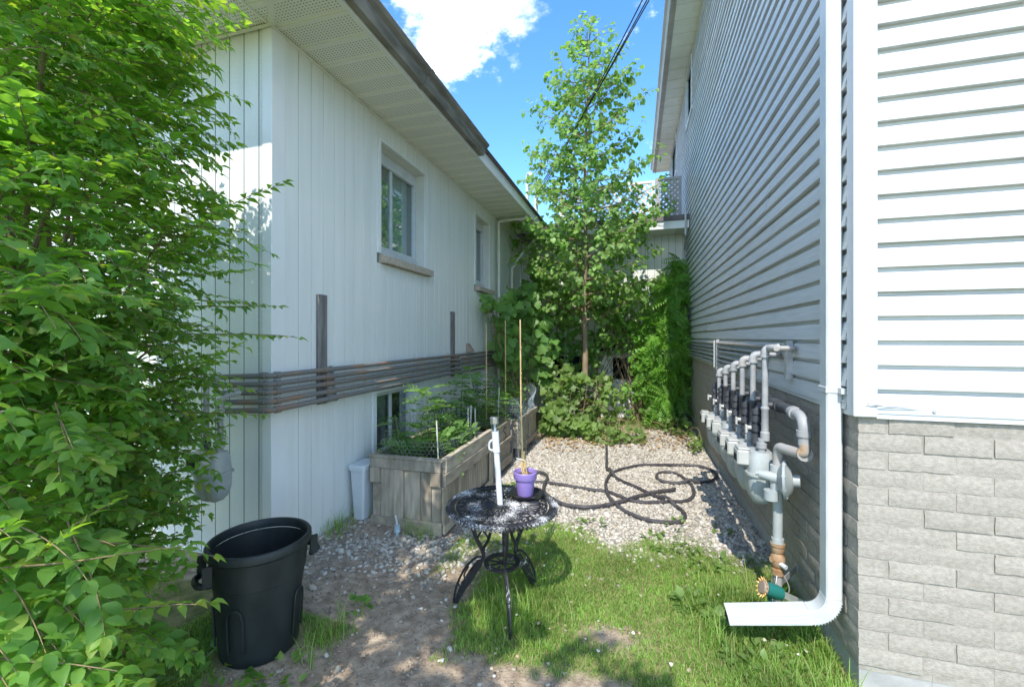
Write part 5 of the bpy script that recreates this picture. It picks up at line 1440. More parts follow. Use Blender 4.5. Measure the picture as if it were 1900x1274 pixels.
def hex_wire(mb, A, B, h, cell=.032, r=.0011, bulge=0.0):
    """chicken wire between ground points A and B, h high"""
    A, B = Vector(A), Vector(B); d = B - A; L = d.length; d.normalize(); nrm = d.cross(Vector((0, 0, 1)))
    s = cell / math.sqrt(3); rows = int(h / (1.5 * s)); cols = int(L / cell)
    def P(u, v):
        return A + d * u + Vector((0, 0, v)) + nrm * (bulge * math.sin(math.pi * u / L) + .006 * math.sin(u * 31 + v * 17))
    def seg(u0, v0, u1, v1):
        a, b = P(u0, v0), P(u1, v1); mb.tube([a, b], r, 3, caps=False)
    for j in range(rows):
        for i in range(cols):
            cx = (i + (.5 if j % 2 else 0)) * cell; cy = j * 1.5 * s
            if cx + cell > L: continue
            seg(cx, cy + s / 2, cx + cell / 2, cy); seg(cx + cell / 2, cy, cx + cell, cy + s / 2); seg(cx, cy + s / 2, cx, cy + 1.5 * s)
wires = [('front', (-1.94, 2.97, .47), (-1.45, 3.0, .47), .24, 'chicken wire fence across the near end of the nearest planter'),
         ('side', (-1.46, 3.02, .47), (-1.47, 3.95, .47), .20, 'chicken wire fence along the yard side of the nearest planter'),
         ('wall', (-1.95, 3.0, .47), (-1.93, 4.6, .47), .34, 'chicken wire fence along the wall side of the planters')]
for nm, a, b, h_, lab in wires:
    mb = MB(); hex_wire(mb, a, b, h_, bulge=.03)
    tag(mb.build('wire_fence', MAT['wire'], None), lab, 'wire fence')
he = MB()
for k in range(9):
    y = 3.55 + .11 * k; x = -1.86 + .02 * math.sin(k)
    he.tube([(x, y + .07 * math.cos(t * math.pi / 10), .68 + .12 * math.sin(t * math.pi / 10)) for t in range(11)], .0035, 5); he.tube([(x, y - .07, .68), (x, y - .07, .42)], .0035, 5); he.tube([(x, y + .07, .68), (x, y + .07, .42)], .0035, 5)
he.tube([(-1.86, 3.48, .60), (-1.86, 4.5, .60)], .003, 5)
tag(he.build('hoop_edging', MAT['green_wire'], None), 'dark wire edging of overlapping hoops behind the planted greens', 'edging')
# blue netting over the farthest planter
mb = MB(); nu, nv = 40, 14
def netp(u, v):
    ang = u * 1.0
    pts = [(-1.62, 4.93), (-1.36, 4.96), (-1.33, 5.35), (-1.34, 5.78), (-1.55, 5.82)]
    t = u * (len(pts) - 1); i = min(int(t), len(pts) - 2); f = t - i
    x = pts[i][0] * (1 - f) + pts[i + 1][0] * f; y = pts[i][1] * (1 - f) + pts[i + 1][1] * f
    top = .72 + .08 * math.sin(u * 9) * .5 + .08 * sstep(.55, .85, np.array(u)) - .05 * math.exp(-((u - .5) / .12) ** 2)
    return Vector((x + .02 * math.sin(v * 6 + u * 20), y, .50 + (float(top) - .50) * v + .012 * math.sin(u * 25)))
for i in range(nu + 1): mb.tube([netp(i / nu, v / 8) for v in range(9)], .0008, 3, caps=False)
for j in range(nv + 1): mb.tube([netp(u / 30, j / nv) for u in range(31)], .0008, 3, caps=False)
tag(mb.build('plant_net', MAT['net'], None), 'pale blue plastic netting draped round the farthest planter', 'netting')

# ------------------------------------------------------------------ foliage builder
def outline_leaf(half, mid, fold=0.12, curl=0.10):
    """half: right-side outline [(x,y)...] from base to tip (excl. both); returns verts, tris"""
    V = [(0, 0, 0)]
    m = len(half)
    for i in range(m):      # midrib points
        V.append((0, half[i][1] if mid is None else mid[i], 0))
    V.append((0, 1, 0))
    def zc(x, y): return fold * abs(x) * 1.0 - curl * (y - 0.35) ** 2
    Rr = list(range(m + 2, m + 2 + m)); V += [(x, y, 0) for x, y in half]
    Ll = list(range(m + 2 + m, m + 2 + 2 * m)); V += [(-x, y, 0) for x, y in half]
    V = [(x, y, zc(x, y)) for x, y, _ in V]
    T = []
    for side, rev in ((Rr, False), (Ll, True)):
        def t(a, b, c): T.append((a, c, b) if rev else (a, b, c))
        t(0, side[0], 1)
        for i in range(m - 1):
            t(1 + i, side[i], side[i + 1]); t(1 + i, side[i + 1], 2 + i)
        t(m, side[m - 1], m + 1)
    return np.array(V, float), np.array(T, int)
LEAF_OVATE = outline_leaf([(0.13, 0.10), (0.26, 0.34), (0.235, 0.58), (0.11, 0.80), (0.035, 0.92)], None, 0.25, 0.35)
LEAF_NARROW = outline_leaf([(0.10, 0.10), (0.21, 0.36), (0.19, 0.60), (0.09, 0.81), (0.03, 0.92)], None, 0.5, 0.75)
LEAF_HEART = outline_leaf([(0.34, -0.04), (0.46, 0.28), (0.36, 0.62), (0.12, 0.86)], [0.12, 0.34, 0.62, 0.86], 0.25, 0.35)
LEAF_GRAPE = outline_leaf([(0.26, -0.10), (0.52, 0.02), (0.42, 0.26), (0.60, 0.48), (0.33, 0.58), (0.24, 0.84)], [0.08, 0.2, 0.3, 0.42, 0.56, 0.78], 0.15, 0.3)
LEAF_TOOTH = outline_leaf([(0.22, 0.06), (0.34, 0.30), (0.26, 0.36), (0.32, 0.56), (0.16, 0.72)], [0.08, 0.28, 0.36, 0.54, 0.72], 0.2, 0.3)

def frond(n_pairs, leaflet_l, leaflet_w, droop=0.25):
    V, T = [], []
    for i in range(n_pairs):
        t = 0.12 + 0.85 * i / (n_pairs - 1); y = t; z = -droop * t * t
        sc = math.sin(math.pi * (0.18 + 0.75 * t)) ** 0.6
        for s in (-1, 1):
            b = len(V); L, W = leaflet_l * sc, leaflet_w * sc
            dx, dy = s * 0.92, 0.38
            V += [(0, y, z), (dx * L * .45 - dy * W * s, y + dy * L * .45 + abs(dx) * W, z + .01), (dx * L, y + dy * L, z - .06), (dx * L * .45 + dy * W * s, y + dy * L * .45 - abs(dx) * W, z + .01)]
            T += [(b, b + 1, b + 2), (b, b + 2, b + 3)]
    b = len(V); V += [(-.008, 0, 0), (.008, 0, 0), (.004, .6, -droop * .36), (-.004, .6, -droop * .36), (0, 1, -droop)]
    T += [(b, b + 1, b + 2), (b, b + 2, b + 3), (b + 3, b + 2, b + 4)]
    return np.array(V, float), np.array(T, int)
FROND = frond(9, 0.26, 0.055)
TOMATO = frond(4, 0.42, 0.19, 0.4)

def leaf_frames(dirs, ups):
    d = dirs / (np.linalg.norm(dirs, axis=1, keepdims=True) + 1e-9)
    s = np.cross(d, ups); s /= (np.linalg.norm(s, axis=1, keepdims=True) + 1e-9)
    u = np.cross(s, d)
    return s, d, u
def leaf_cloud(name, tmpl, pos, dirs, ups, size, mat, parent, aspect=1.0, smooth=True):
    V, T = tmpl
    if len(pos) == 0: return None
    s, d, u = leaf_frames(dirs, ups)
    sz = size[:, None, None]
    W = pos[:, None, :] + sz * (V[None, :, 0:1] * aspect * s[:, None, :] + V[None, :, 1:2] * d[:, None, :] + V[None, :, 2:3] * u[:, None, :])
    o = np.array(ORG.get(parent.name, Vector())) if parent else np.zeros(3)
    W = W.reshape(-1, 3) - o
    F = (T[None] + (np.arange(len(pos)) * len(V))[:, None, None]).reshape(-1, 3)
    me = np_mesh(name, W, F)
    return link(name, me, mat, parent, smooth='all' if smooth else False, kind='stuff', org=Vector(o))

LEAF_ME = {}
def leaf_parts(name, tmpl, pos, dirs, ups, size, mat, parent, aspect=1.0):
    """single leaves as objects of their own, sharing one mesh"""
    V, T = tmpl
    key = (id(V), mat.name, aspect)
    if key not in LEAF_ME:
        me = bpy.data.meshes.new(name); me.from_pydata([(x * aspect, y, z) for x, y, z in V], [], [tuple(int(i) for i in t) for t in T]); me.update()
        me.materials.append(mat); me.polygons.foreach_set('use_smooth', [True] * len(me.polygons)); LEAF_ME[key] = me
    me = LEAF_ME[key]
    s, d, u = leaf_frames(dirs, ups)
    for i in range(len(pos)):
        m3 = Matrix(((s[i][0], d[i][0], u[i][0]), (s[i][1], d[i][1], u[i][1]), (s[i][2], d[i][2], u[i][2])))
        inst(name, me, pos[i], parent, m3.to_euler(), (size[i],) * 3)
def foliage(parent, name, tmpl, pos, dirs, ups, size, mat, n_single, aspect=1.0):
    """the n leaves that stand nearest the yard's viewpoint become single parts, the rest one mass"""
    pos, dirs, ups, size = map(np.asarray, (pos, dirs, ups, size))
    if n_single:
        fr_ = pos[:, 1] * 0.96 - pos[:, 0] * 0.278
        key = np.linalg.norm(pos - np.array([0, 0, 1.48]), axis=1) / size + np.where((fr_ > 0.25), 0, 1e4)
        idx = np.argsort(key); a, b = idx[:n_single], idx[n_single:]
        leaf_parts('leaf', tmpl, pos[a], dirs[a], ups[a], size[a], mat, parent, aspect)
    else: b = np.arange(len(pos))
    leaf_cloud(name, tmpl, pos[b], dirs[b], ups[b], size[b], mat, parent, aspect)

NR = np.random.RandomState(42)
def rvec(s=1.0): return NR.normal(0, s, 3)
def nrmz(v): return v / (np.linalg.norm(v) + 1e-9)

class Leaves:
    def __init__(self): self.p, self.d, self.u, self.s = [], [], [], []
    def add(self, p, d, u, s): self.p.append(p); self.d.append(d); self.u.append(u); self.s.append(s)
    def arr(self): return np.array(self.p), np.array(self.d), np.array(self.u), np.array(self.s)

def twig_with_pairs(mb, lv, a, d, L, size, gap, droop, r0=.0022, up=np.array([0, 0, 1.0]), splay=0.75, curve=None, plane_jit=.18):
    """a twig from a along d with opposite leaf pairs"""
    n = max(3, int(L / gap)); p = np.array(a, float); dd = nrmz(np.array(d, float)); pts = [p.copy()]
    side = nrmz(np.cross(dd, up))
    for i in range(n):
        dd = nrmz(dd + np.array([0, 0, -droop / n]) + (curve if curve is not None else 0) + rvec(.035))
        p = p + dd * gap; pts.append(p.copy())
        t = (i + 1) / n
        side = nrmz(np.cross(dd, up)); loc_up = nrmz(np.cross(side, dd))
        sz = size * (0.7 + 0.45 * math.sin(math.pi * min(1, .25 + .75 * t))) * NR.uniform(.8, 1.15)
        for sg in (-1, 1):
            if NR.rand() < .07: continue
            ld = nrmz(side * sg * splay + dd * .62 + np.array([0, 0, -.12]) + rvec(.16))
            lv.add(p + ld * .004, ld, nrmz(loc_up + rvec(plane_jit)), sz)
    lv.add(p, nrmz(dd + rvec(.1)), nrmz(np.cross(side, dd) + rvec(.15)), size * .95)
    mb.tube([tuple(q_) for q_ in pts], [r0 * (1 - .75 * i / len(pts)) for i in range(len(pts))], 4, caps=False)

# ------------------------------------------------------------------ big shrub on the left
shrub = thing('burning_bush', (-2.25, 1.15, 0), 'large green leafy shrub filling the left side before the house corner', 'shrub')
lv = Leaves(); tw = MB(); stems = MB()
base = np.array([-2.25, 1.12, 0.0])
def in_shrub(center, rad):
    while True:
        v = NR.uniform(-1, 1, 3)
        n = np.linalg.norm(v)
        if n < 1: 
            return center + v / max(n, 1e-6) * (n ** .55) * rad, v / max(n, 1e-6)
vols = [((-2.30, 1.14, 1.75), (.60, .54, 1.45), 1150, .050, 1.0), ((-2.26, 1.04, 2.75), (.62, .56, .55), 380, .047, 1.0),
        ((-2.10, 0.88, 1.05), (.40, .36, .60), 360, .048, .9), ((-1.50, .62, .80), (.26, .20, .34), 110, .052, .85),
        ((-2.10, 0.92, .45), (.44, .40, .40), 250, .052, .7), ((-1.95, .85, 1.7), (.36, .30, .6), 280, .050, 1.0), ((-1.62, .66, 1.35), (.25, .2, .45), 90, .055, 1.0),
        ((-2.75, 1.50, 1.45), (.50, .32, 1.25), 420, .058, 1.0), ((-2.70, 1.20, 2.6), (.5, .4, .6), 200, .055, 1.0)]
axis = np.array([-2.45, 1.05])
for c, rd, n, sz, _ in vols:
    for _i in range(n):
        p, v = in_shrub(np.array(c), np.array(rd))
        out = np.array([p[0] - axis[0], p[1] - axis[1], 0]); out = nrmz(out) * .8
        d = nrmz(out + np.array([.55, .10, .20]) + rvec(.42))
        # keep clear of the house face
        L = NR.uniform(.16, .36)
        if p[1] + d[1] * L > LY - .10: d[1] = -abs(d[1]) * .3
        if p[2] < .12: p[2] = .12 + NR.rand() * .1
        twig_with_pairs(tw, lv, p - d * L * .3, d, L, sz * NR.uniform(.7, 1.2), .036, NR.uniform(.05, .9), plane_jit=.32)
# long sprays reaching out over the yard side
for a, b, n_ in (((-2.05, 1.50, 1.95), (-1.56, 1.60, 2.24), 0), ((-2.0, 1.45, 1.50), (-1.50, 1.68, 1.49), 0), ((-1.95, 1.40, 1.62), (-1.62, 1.66, 1.60), 0), ((-2.1, 1.3, 1.85), (-1.66, 1.62, 1.88), 0),
                 ((-2.1, 1.4, 2.0), (-1.63, 1.62, 2.05), 0), ((-2.0, 1.3, 1.35), (-1.62, 1.5, 1.30), 0), ((-2.0, 1.4, 1.15), (-1.70, 1.62, 1.15), 0), ((-2.2, 1.3, 2.7), (-1.78, 1.60, 2.62), 0),
                 ((-2.2, 1.2, 2.95), (-1.82, 1.52, 2.72), 0), ((-2.15, 1.2, 2.45), (-1.80, 1.55, 2.42), 0), ((-1.45, .58, .95), (-1.05, .78, .98), 0), ((-1.35, .52, .62), (-.93, .70, .62), 0), ((-1.6, .75, .70), (-1.2, .95, .72), 0),
                 ((-1.4, .55, .80), (-1.08, .70, .76), 0), ((-1.7, .9, .85), (-1.38, 1.16, .74), 0), ((-1.55, .7, .45), (-1.15, .88, .50), 0), ((-1.25, .45, .48), (-.88, .60, .52), 0)):
    a, b = np.array(a), np.array(b); L = np.linalg.norm(b - a)
    twig_with_pairs(tw, lv, a, b - a, L, .055, .040, .12, .0032)
for k in range(16):
    a0 = NR.uniform(0, 2 * math.pi); o = np.array([math.cos(a0), math.sin(a0) * .6, 0])
    tgt = np.array([-2.35, 1.05, 0]) + o * NR.uniform(.2, .65) + np.array([0, 0, NR.uniform(1.6, 3.1)])
    if tgt[1] > 1.75: tgt[1] = 1.7
    b0 = base + o * .10 + np.array([0, 0, -.05])
    m_ = b0 * .5 + tgt * .5 - o * .14 + rvec(.05)
    stems.tube(smooth_path([tuple(b0), tuple(b0 * .75 + m_ * .25 + rvec(.03)), tuple(m_), tuple(tgt)], 5), [.017 * (1 - .75 * i / 15) for i in range(16)], 6)
for a, b in (((-2.2, 1.1, .3), (-1.45, .60, .9)), ((-2.2, 1.1, .2), (-1.30, .52, .62)), ((-2.2, 1.1, .5), (-1.7, .85, 1.0)), ((-2.25, 1.15, 1.0), (-2.0, 1.4, 1.95)), ((-2.2, 1.1, .9), (-1.98, 1.42, 1.5)), ((-2.3, 1.1, 1.8), (-2.1, 1.3, 2.7))):
    a, b = np.array(a), np.array(b); stems.tube(smooth_path([tuple(a), tuple((a + b) / 2 + np.array([0, 0, .1])), tuple(b)], 5), [.010 - .0065 * i / 10 for i in range(11)], 6)
stems.build('stem', MAT['twig'], shrub, smooth=True)
tw.build('twigs', MAT['twig'], shrub, smooth=True, kind='stuff')
la = lv.arr(); pick = np.random.RandomState(77).rand(len(la[0])) < .6
foliage(shrub, 'foliage', LEAF_OVATE, *[a_[pick] for a_ in la], MAT['leaf_shrub'], 180, 1.12)
foliage(shrub, 'foliage', LEAF_NARROW, *[a_[~pick] for a_ in la], MAT['leaf_shrub'], 120, 1.12)

# ------------------------------------------------------------------ linden tree at the far end
tx, ty = -0.803, 7.055
tree = thing('linden_tree', (tx, ty, 0), 'young slender tree with heart-shaped leaves at the end of the yard', 'tree')
lv = Leaves(); br = MB()
trunk = smooth_path([(tx, ty, -.1), (tx, ty, .5), (tx + .01, ty, 1.3), (tx - .015, ty, 2.0), (tx + .02, ty, 2.8), (tx, ty, 3.8), (tx + .02, ty, 4.8), (tx + .06, ty, 5.8), (tx + .09, ty, 6.75)], 5)
mb = MB(); mb.tube(trunk, [.062 - .056 * (i / (len(trunk) - 1)) ** .85 for i in range(len(trunk))], 12); mb.build('trunk', MAT['bark'], tree, smooth=True)
mb = MB(); mb.tube([(tx, ty, .62), (tx, ty, .70)], .068, 14); mb.build('trunk_guard', MAT['white_plastic'], tree, smooth=True)
def crown_r(z):
    zz = [1.5, 2.06, 2.85, 3.47, 4.35, 4.88, 5.23, 5.67, 6.11, 6.46, 6.9]
    rr_ = [.35, .85, 1.22, 1.25, 1.13, 1.05, .92, .70, .50, .28, .06]
    return float(np.interp(z, zz, rr_))
def trunk_at(z):
    zs_ = [p.z for p in trunk]; return np.array([np.interp(z, zs_, [p.x for p in trunk]), np.interp(z, zs_, [p.y for p in trunk]), z])
nb = 84
for k in range(nb):
    z0 = 1.75 + (6.35 - 1.75) * (k / (nb - 1)) ** 1.05 + NR.uniform(-.06, .06)
    az = k * 2.39996 + NR.uniform(-.3, .3)
    zt = z0 + NR.uniform(.25, .55) * (1 if z0 < 5.5 else .5)
    Rr = crown_r(zt) * NR.uniform(.72, 1.10)
    dirh = np.array([math.cos(az), math.sin(az) * .80, 0])
    a = trunk_at(z0); b = trunk_at(min(zt, 6.7)) + dirh * Rr
    if b[1] > 8.1: b[1] = 8.1
    mid = a * .5 + b * .5 + np.array([0, 0, -.05]) + rvec(.03)
    path = smooth_path([tuple(a), tuple(mid), tuple(b)], 6)
    r0 = .010 + .012 * (1 - z0 / 7)
    br.tube(path, [r0 * (1 - .85 * i / (len(path) - 1)) for i in range(len(path))], 5, caps=False)
    ns = max(4, int(Rr * 17))
    for j in range(ns):
        t = .22 + .78 * (j + NR.rand()) / ns; i_ = min(int(t * (len(path) - 1)), len(path) - 2)
        p = np.array(path[i_].lerp(path[i_ + 1], t * (len(path) - 1) - i_))
        d = nrmz(dirh * .7 + rvec(.55) + np.array([0, 0, .15])); L = NR.uniform(.12, .34) * (1.1 - .4 * t)
        if t > .93: d = nrmz(dirh + rvec(.2) + np.array([0, 0, .3]))
        q_ = p.copy(); tw_pts = [tuple(q_)]; m = max(3, int(L / .05))
        for i in range(m):
            d = nrmz(d + rvec(.14) + np.array([0, 0, -.03])); q_ = q_ + d * L / m; tw_pts.append(tuple(q_))
            for _r in range(2 if NR.rand() < .55 else 1):
                ld = nrmz(np.cross(d, rvec()) * .8 + d * .4 + np.array([0, -.08, -.55]) + rvec(.25))
                stem = q_ + nrmz(ld + rvec(.3)) * .03
                nrm_ = nrmz(np.array([0, -.35, .75]) + dirh * .35 + rvec(.35))
                lv.add(stem, ld, nrm_, NR.uniform(.058, .094))
        br.tube(tw_pts, .0022, 3, caps=False)
br.build('branches', MAT['bark'], tree, smooth=True, kind='stuff')
foliage(tree, 'crown', LEAF_HEART, *lv.arr(), MAT['leaf_linden'], 260, 1.0)

# ------------------------------------------------------------------ climbers and undergrowth at the far end
def mass(name, label, cat, loc, vols, tmpl, size, mat, nrm, n_single, stem_base, dirbias=(0, -.2, -.6), nj=.4, stem_mat=None, aspect=1.0, nstem=6):
    t = thing(name, loc, label, cat); L_ = Leaves(); st = MB()
    for c, rd, n in vols:
        c, rd = np.array(c), np.array(rd)
        for _k in range(n):
            v = NR.uniform(-1, 1, 3); nn_ = np.linalg.norm(v)
            if nn_ > 1: v /= nn_ * NR.uniform(1, 1.35)
            p = c + v * rd
            if p[2] < .03: p[2] = .03 + NR.rand() * .05
            L_.add(p, nrmz(np.array(dirbias) + rvec(.55)), nrmz(np.array(nrm) + rvec(nj)), NR.uniform(*size))
        for _k in range(nstem):
            v = NR.uniform(-.8, .8, 3); p = c + v * rd; b = np.array(stem_base) + np.array([NR.uniform(-.15, .15), NR.uniform(-.08, .08), 0])
            m_ = (p + b) / 2 + rvec(.08); st.tube(smooth_path([tuple(b), tuple(m_), tuple(p)], 5), [.009 - .006 * i / 10 for i in range(11)], 5)
    st.build('stem', stem_mat or MAT['twig'], t, smooth=True)
    foliage(t, 'foliage', tmpl, *L_.arr(), mat, n_single, aspect)
    return t
mass('grape_vine', 'grape vine with broad lobed leaves climbing the far end of the pale board wall', 'vine', (-1.9, 6.5, 0),
     [((-1.86, 6.35, 1.55), (.20, .55, .70), 200), ((-1.75, 6.9, 1.95), (.28, .50, .50), 140), ((-1.55, 7.0, 1.25), (.32, .40, .75), 170), ((-2.0, 5.75, 1.95), (.10, .35, .16), 16), ((-1.6, 7.4, 2.5), (.3, .3, .35), 60)],
     LEAF_GRAPE, (.09, .17), MAT['leaf_vine'], (.45, -.75, .35), 150, (-1.75, 6.6, 0), nj=.3)
mass('wall_creeper', 'tangle of dark climbing leaves covering the rear wall behind the trunk', 'creeper', (-0.8, 8.0, 0),
     [((-1.0, 7.95, 1.75), (.75, .22, .75), 300), ((-.15, 8.0, 2.1), (.5, .2, .6), 150), ((-1.0, 7.95, .95), (.45, .2, .4), 110), ((.0, 7.95, 1.45), (.35, .16, .25), 60)],
     LEAF_GRAPE, (.07, .13), MAT['leaf_vine'], (0, -.9, .45), 60, (-1.0, 8.0, 0))
mass('feathery_creeper', 'bright feathery-leaved creeper hanging in the far corner against the horizontal siding', 'creeper', (.55, 7.85, 0),
     [((.60, 7.72, 1.9), (.22, .30, .55), 110), ((.55, 7.60, 1.25), (.26, .30, .40), 90), ((.62, 7.80, .70), (.20, .28, .50), 100), ((.48, 7.5, .35), (.22, .2, .25), 40), ((.25, 7.75, 1.25), (.20, .25, .75), 110), ((.68, 8.0, 2.65), (.14, .15, .28), 30), ((.50, 7.75, 2.35), (.2, .2, .2), 30)],
     FROND, (.24, .44), MAT['leaf_fern'], (-.25, -.75, .6), 120, (.5, 7.95, 0), dirbias=(-.1, -.35, -.45), nj=.35)
mass('leafy_climber', 'sunlit small-leaved climber beside the feathery creeper', 'creeper', (.05, 7.6, 0),
     [((.12, 7.55, 1.0), (.22, .22, .75), 240), ((-.05, 7.6, .45), (.28, .2, .35), 130), ((.08, 7.7, 1.9), (.25, .2, .45), 120), ((-.25, 7.65, 1.55), (.30, .2, .35), 110), ((-.45, 7.75, 2.2), (.4, .2, .4), 120)],
     LEAF_TOOTH, (.05, .10), MAT['leaf_fern'], (0, -.75, .6), 60, (.1, 7.7, 0))
mass('bramble_bush', 'bright green lobed-leaf bush at the foot of the tree beside the farthest planter', 'bush', (-1.05, 6.5, 0),
     [((-1.15, 6.35, .28), (.26, .34, .28), 150), ((-1.20, 6.75, .58), (.30, .30, .26), 110), ((-.92, 6.75, .72), (.26, .24, .24), 90), ((-.55, 7.0, .66), (.24, .2, .30), 90), ((-.80, 6.3, .18), (.26, .22, .18), 70),
      ((-.70, 6.75, .35), (.3, .25, .3), 70), ((-1.25, 7.1, .85), (.3, .25, .28), 60), ((-.45, 7.25, .45), (.25, .2, .35), 60)],
     LEAF_GRAPE, (.055, .125), MAT['leaf_bramble'], (0, -.45, .9), 150, (-1.0, 6.6, 0), nj=.45)
mass('creeping_weeds', 'low spreading green weeds on the gravel in front of the tree', 'weeds', (-.3, 6.4, 0),
     [((-.42, 6.15, .10), (.30, .26, .12), 130), ((-.10, 6.35, .08), (.30, .30, .10), 120), ((-.45, 6.7, .15), (.25, .25, .15), 70)],
     LEAF_TOOTH, (.05, .095), MAT['leaf_bramble'], (0, -.3, 1), 60, (-.3, 6.4, 0), dirbias=(0, -.1, .1), nj=.35)
mass('creeping_weeds', 'low spreading green weeds at the foot of the brick wall near the far corner', 'weeds', (.6, 6.9, 0),
     [((.62, 7.05, .12), (.24, .40, .14), 150), ((.74, 6.1, .08), (.10, .35, .10), 50), ((.3, 7.35, .15), (.25, .2, .16), 70)],
     LEAF_TOOTH, (.05, .09), MAT['leaf_bramble'], (0, -.3, 1), 40, (.6, 6.9, 0), dirbias=(0, -.1, .1), nj=.35)

# ------------------------------------------------------------------ plants in the planters and small weeds
def herb(name, label, cat, x, y, z0, h, n, tmpl, size, mat, spread, ns=10, up=.25):
    t = thing(name, (x, y, z0), label, cat); L_ = Leaves(); st = MB()
    top = np.array([x + NR.uniform(-.04, .04), y + NR.uniform(-.04, .04), z0 + h])
    st.tube(smooth_path([(x, y, z0 - .03), (x + .01, y, z0 + h * .5), tuple(top)], 4), [.006 - .003 * i / 8 for i in range(9)], 6)
    for k in range(n):
        zz = z0 + h * (.15 + .85 * (k + .5) / n); a = k * 2.4 + NR.uniform(-.4, .4); o = np.array([math.cos(a), math.sin(a), 0])
        ctr = np.array([x, y, zz]) * 1.0 + (top - np.array([x, y, z0 + h])) * ((zz - z0) / h)
        p = ctr + o * spread * NR.uniform(.05, .35)
        L_.add(p, nrmz(o + np.array([0, 0, up]) + rvec(.2)), nrmz(np.array([0, 0, 1]) - o * .2 + rvec(.2)), NR.uniform(*size))
        st.tube([tuple(ctr), tuple(p)], .0022, 4, caps=False)
    st.build('stem', MAT['green_stem'], t, smooth=True)
    foliage(t, 'foliage', tmpl, *L_.arr(), mat, min(ns, n), 1.0)
    return t
tomato = [(-1.72, 3.32, .46, .60, 34, .24, 'tall tomato plant in the nearest planter before the basement window'), (-1.90, 3.15, .46, .38, 16, .2, 'small leafy plant at the wall side corner of the nearest planter'),
          (-1.60, 3.55, .46, .28, 24, .2, 'low bushy green in the middle of the nearest planter'), (-1.55, 3.25, .46, .20, 20, .18, 'low green herb at the near yard-side corner of the nearest planter'),
          (-1.75, 3.8, .46, .42, 26, .2, 'leafy tomato plant at the far end of the nearest planter'), (-1.62, 4.3, .45, .40, 22, .2, 'leafy plant in the middle planter left of the pole light'),
          (-1.85, 4.35, .45, .62, 30, .22, 'tall tomato plant by the wall in the middle planter'), (-1.80, 4.62, .45, .70, 30, .24, 'tall drooping plant by the wall at the far end of the middle planter'),
          (-1.56, 4.62, .45, .42, 22, .18, 'slender seedling at the yard side of the middle planter'), (-1.55, 5.15, .45, .38, 26, .2, 'bushy green under the netting, nearest in the farthest planter'),
          (-1.60, 5.5, .45, .48, 30, .22, 'bushy green under the netting, farthest in the farthest planter'), (-1.8, 5.3, .45, .55, 26, .22, 'leafy plant by the wall in the farthest planter')]
for (x, y, z, h, n, sp, lab) in tomato:
    herb('garden_plant', lab, 'plant', x, y, z, h, n, TOMATO, (.11, .19), MAT['leaf_tomato'], sp)
lowg = [(-1.80, 3.05, 'broad low leaves at the near wall-side of the nearest planter'), (-1.50, 3.42, 'broad pale leaves against the yard rail of the nearest planter'), (-1.52, 3.72, 'pale round leaves at the far yard rail of the nearest planter'), (-1.68, 3.12, 'dense dark leaves at the near end of the nearest planter')]
for x, y, lab in lowg: herb('garden_plant', lab, 'plant', x, y, .46, .17, 26, LEAF_TOOTH, (.07, .11), MAT['leaf_tomato'], .28, up=.5)

def weed(name, label, cat, x, y, n, size, tmpl, mat, rad, h=.03):
    t = thing(name, (x, y, float(gz(x, y))), label, cat); L_ = Leaves()
    for k in range(n):
        a = NR.uniform(0, 6.28); r_ = rad * math.sqrt(NR.rand()); px, py = x + r_ * math.cos(a), y + r_ * math.sin(a)
        o = np.array([math.cos(a), math.sin(a), 0]); L_.add(np.array([px, py, float(gz(px, py)) + .01 + h * NR.rand()]), nrmz(o + rvec(.3) + np.array([0, 0, .35])), nrmz(np.array([0, 0, 1]) + rvec(.22)), NR.uniform(*size))
    foliage(t, 'foliage', tmpl, *L_.arr(), mat, min(20, n), 1.2)
    return t
WG = 'weeds scattered in the gravel and lawn'
for x, y, n, s, rad, lab in ((-1.52, 1.52, 26, .05, .10, 'clump of round-leaved weed in the grass right of the bin'), (-1.36, 1.42, 18, .045, .09, 'small round-leaved weed near the front edge right of the bin'), (-1.45, 2.02, 14, .05, .07, 'single weed tuft against the far side of the bin'),
                             (.20, 3.22, 34, .05, .14, 'weed patch at the gravel edge below the looped hose'), (.45, 3.05, 30, .05, .13, 'weed patch in the gravel edge before the nearest meter'), (.30, 3.55, 14, .05, .10, 'sparse weeds inside the right hose loop'),
                             (.62, 3.55, 8, .05, .06, 'lone bright weed in the shade of the meters'), (.30, 2.55, 22, .06, .09, 'dandelion rosette with a reddish heart in the lawn'), (.55, 2.15, 60, .045, .16, 'clover patch below the downspout outlet'),
                             (.70, 2.5, 40, .045, .12, 'clover patch behind the downspout outlet'), (.42, 2.42, 18, .055, .07, 'broad-leaved weed left of the downspout outlet'), (-1.15, 3.95, 30, .06, .10, 'green weed tuft at the foot of the planter behind the table'),
                             (-.35, 3.35, 18, .05, .12, 'thin weeds at the gravel edge right of the table'), (-1.95, 1.25, 70, .055, .35, 'ground ivy in the shade under the shrub'), (-1.6, 1.15, 50, .05, .25, 'low leaves on the ground before the bin'), (.75, 1.85, 30, .04, .10, 'small weeds at the corner of the brick wall')):
    weed('weed_patch', lab, 'weeds', x, y, n, (s * .7, s * 1.2), LEAF_OVATE if s < .052 else LEAF_TOOTH, MAT['leaf_bramble'] if x > -1.4 else MAT['leaf_shrub'], rad)

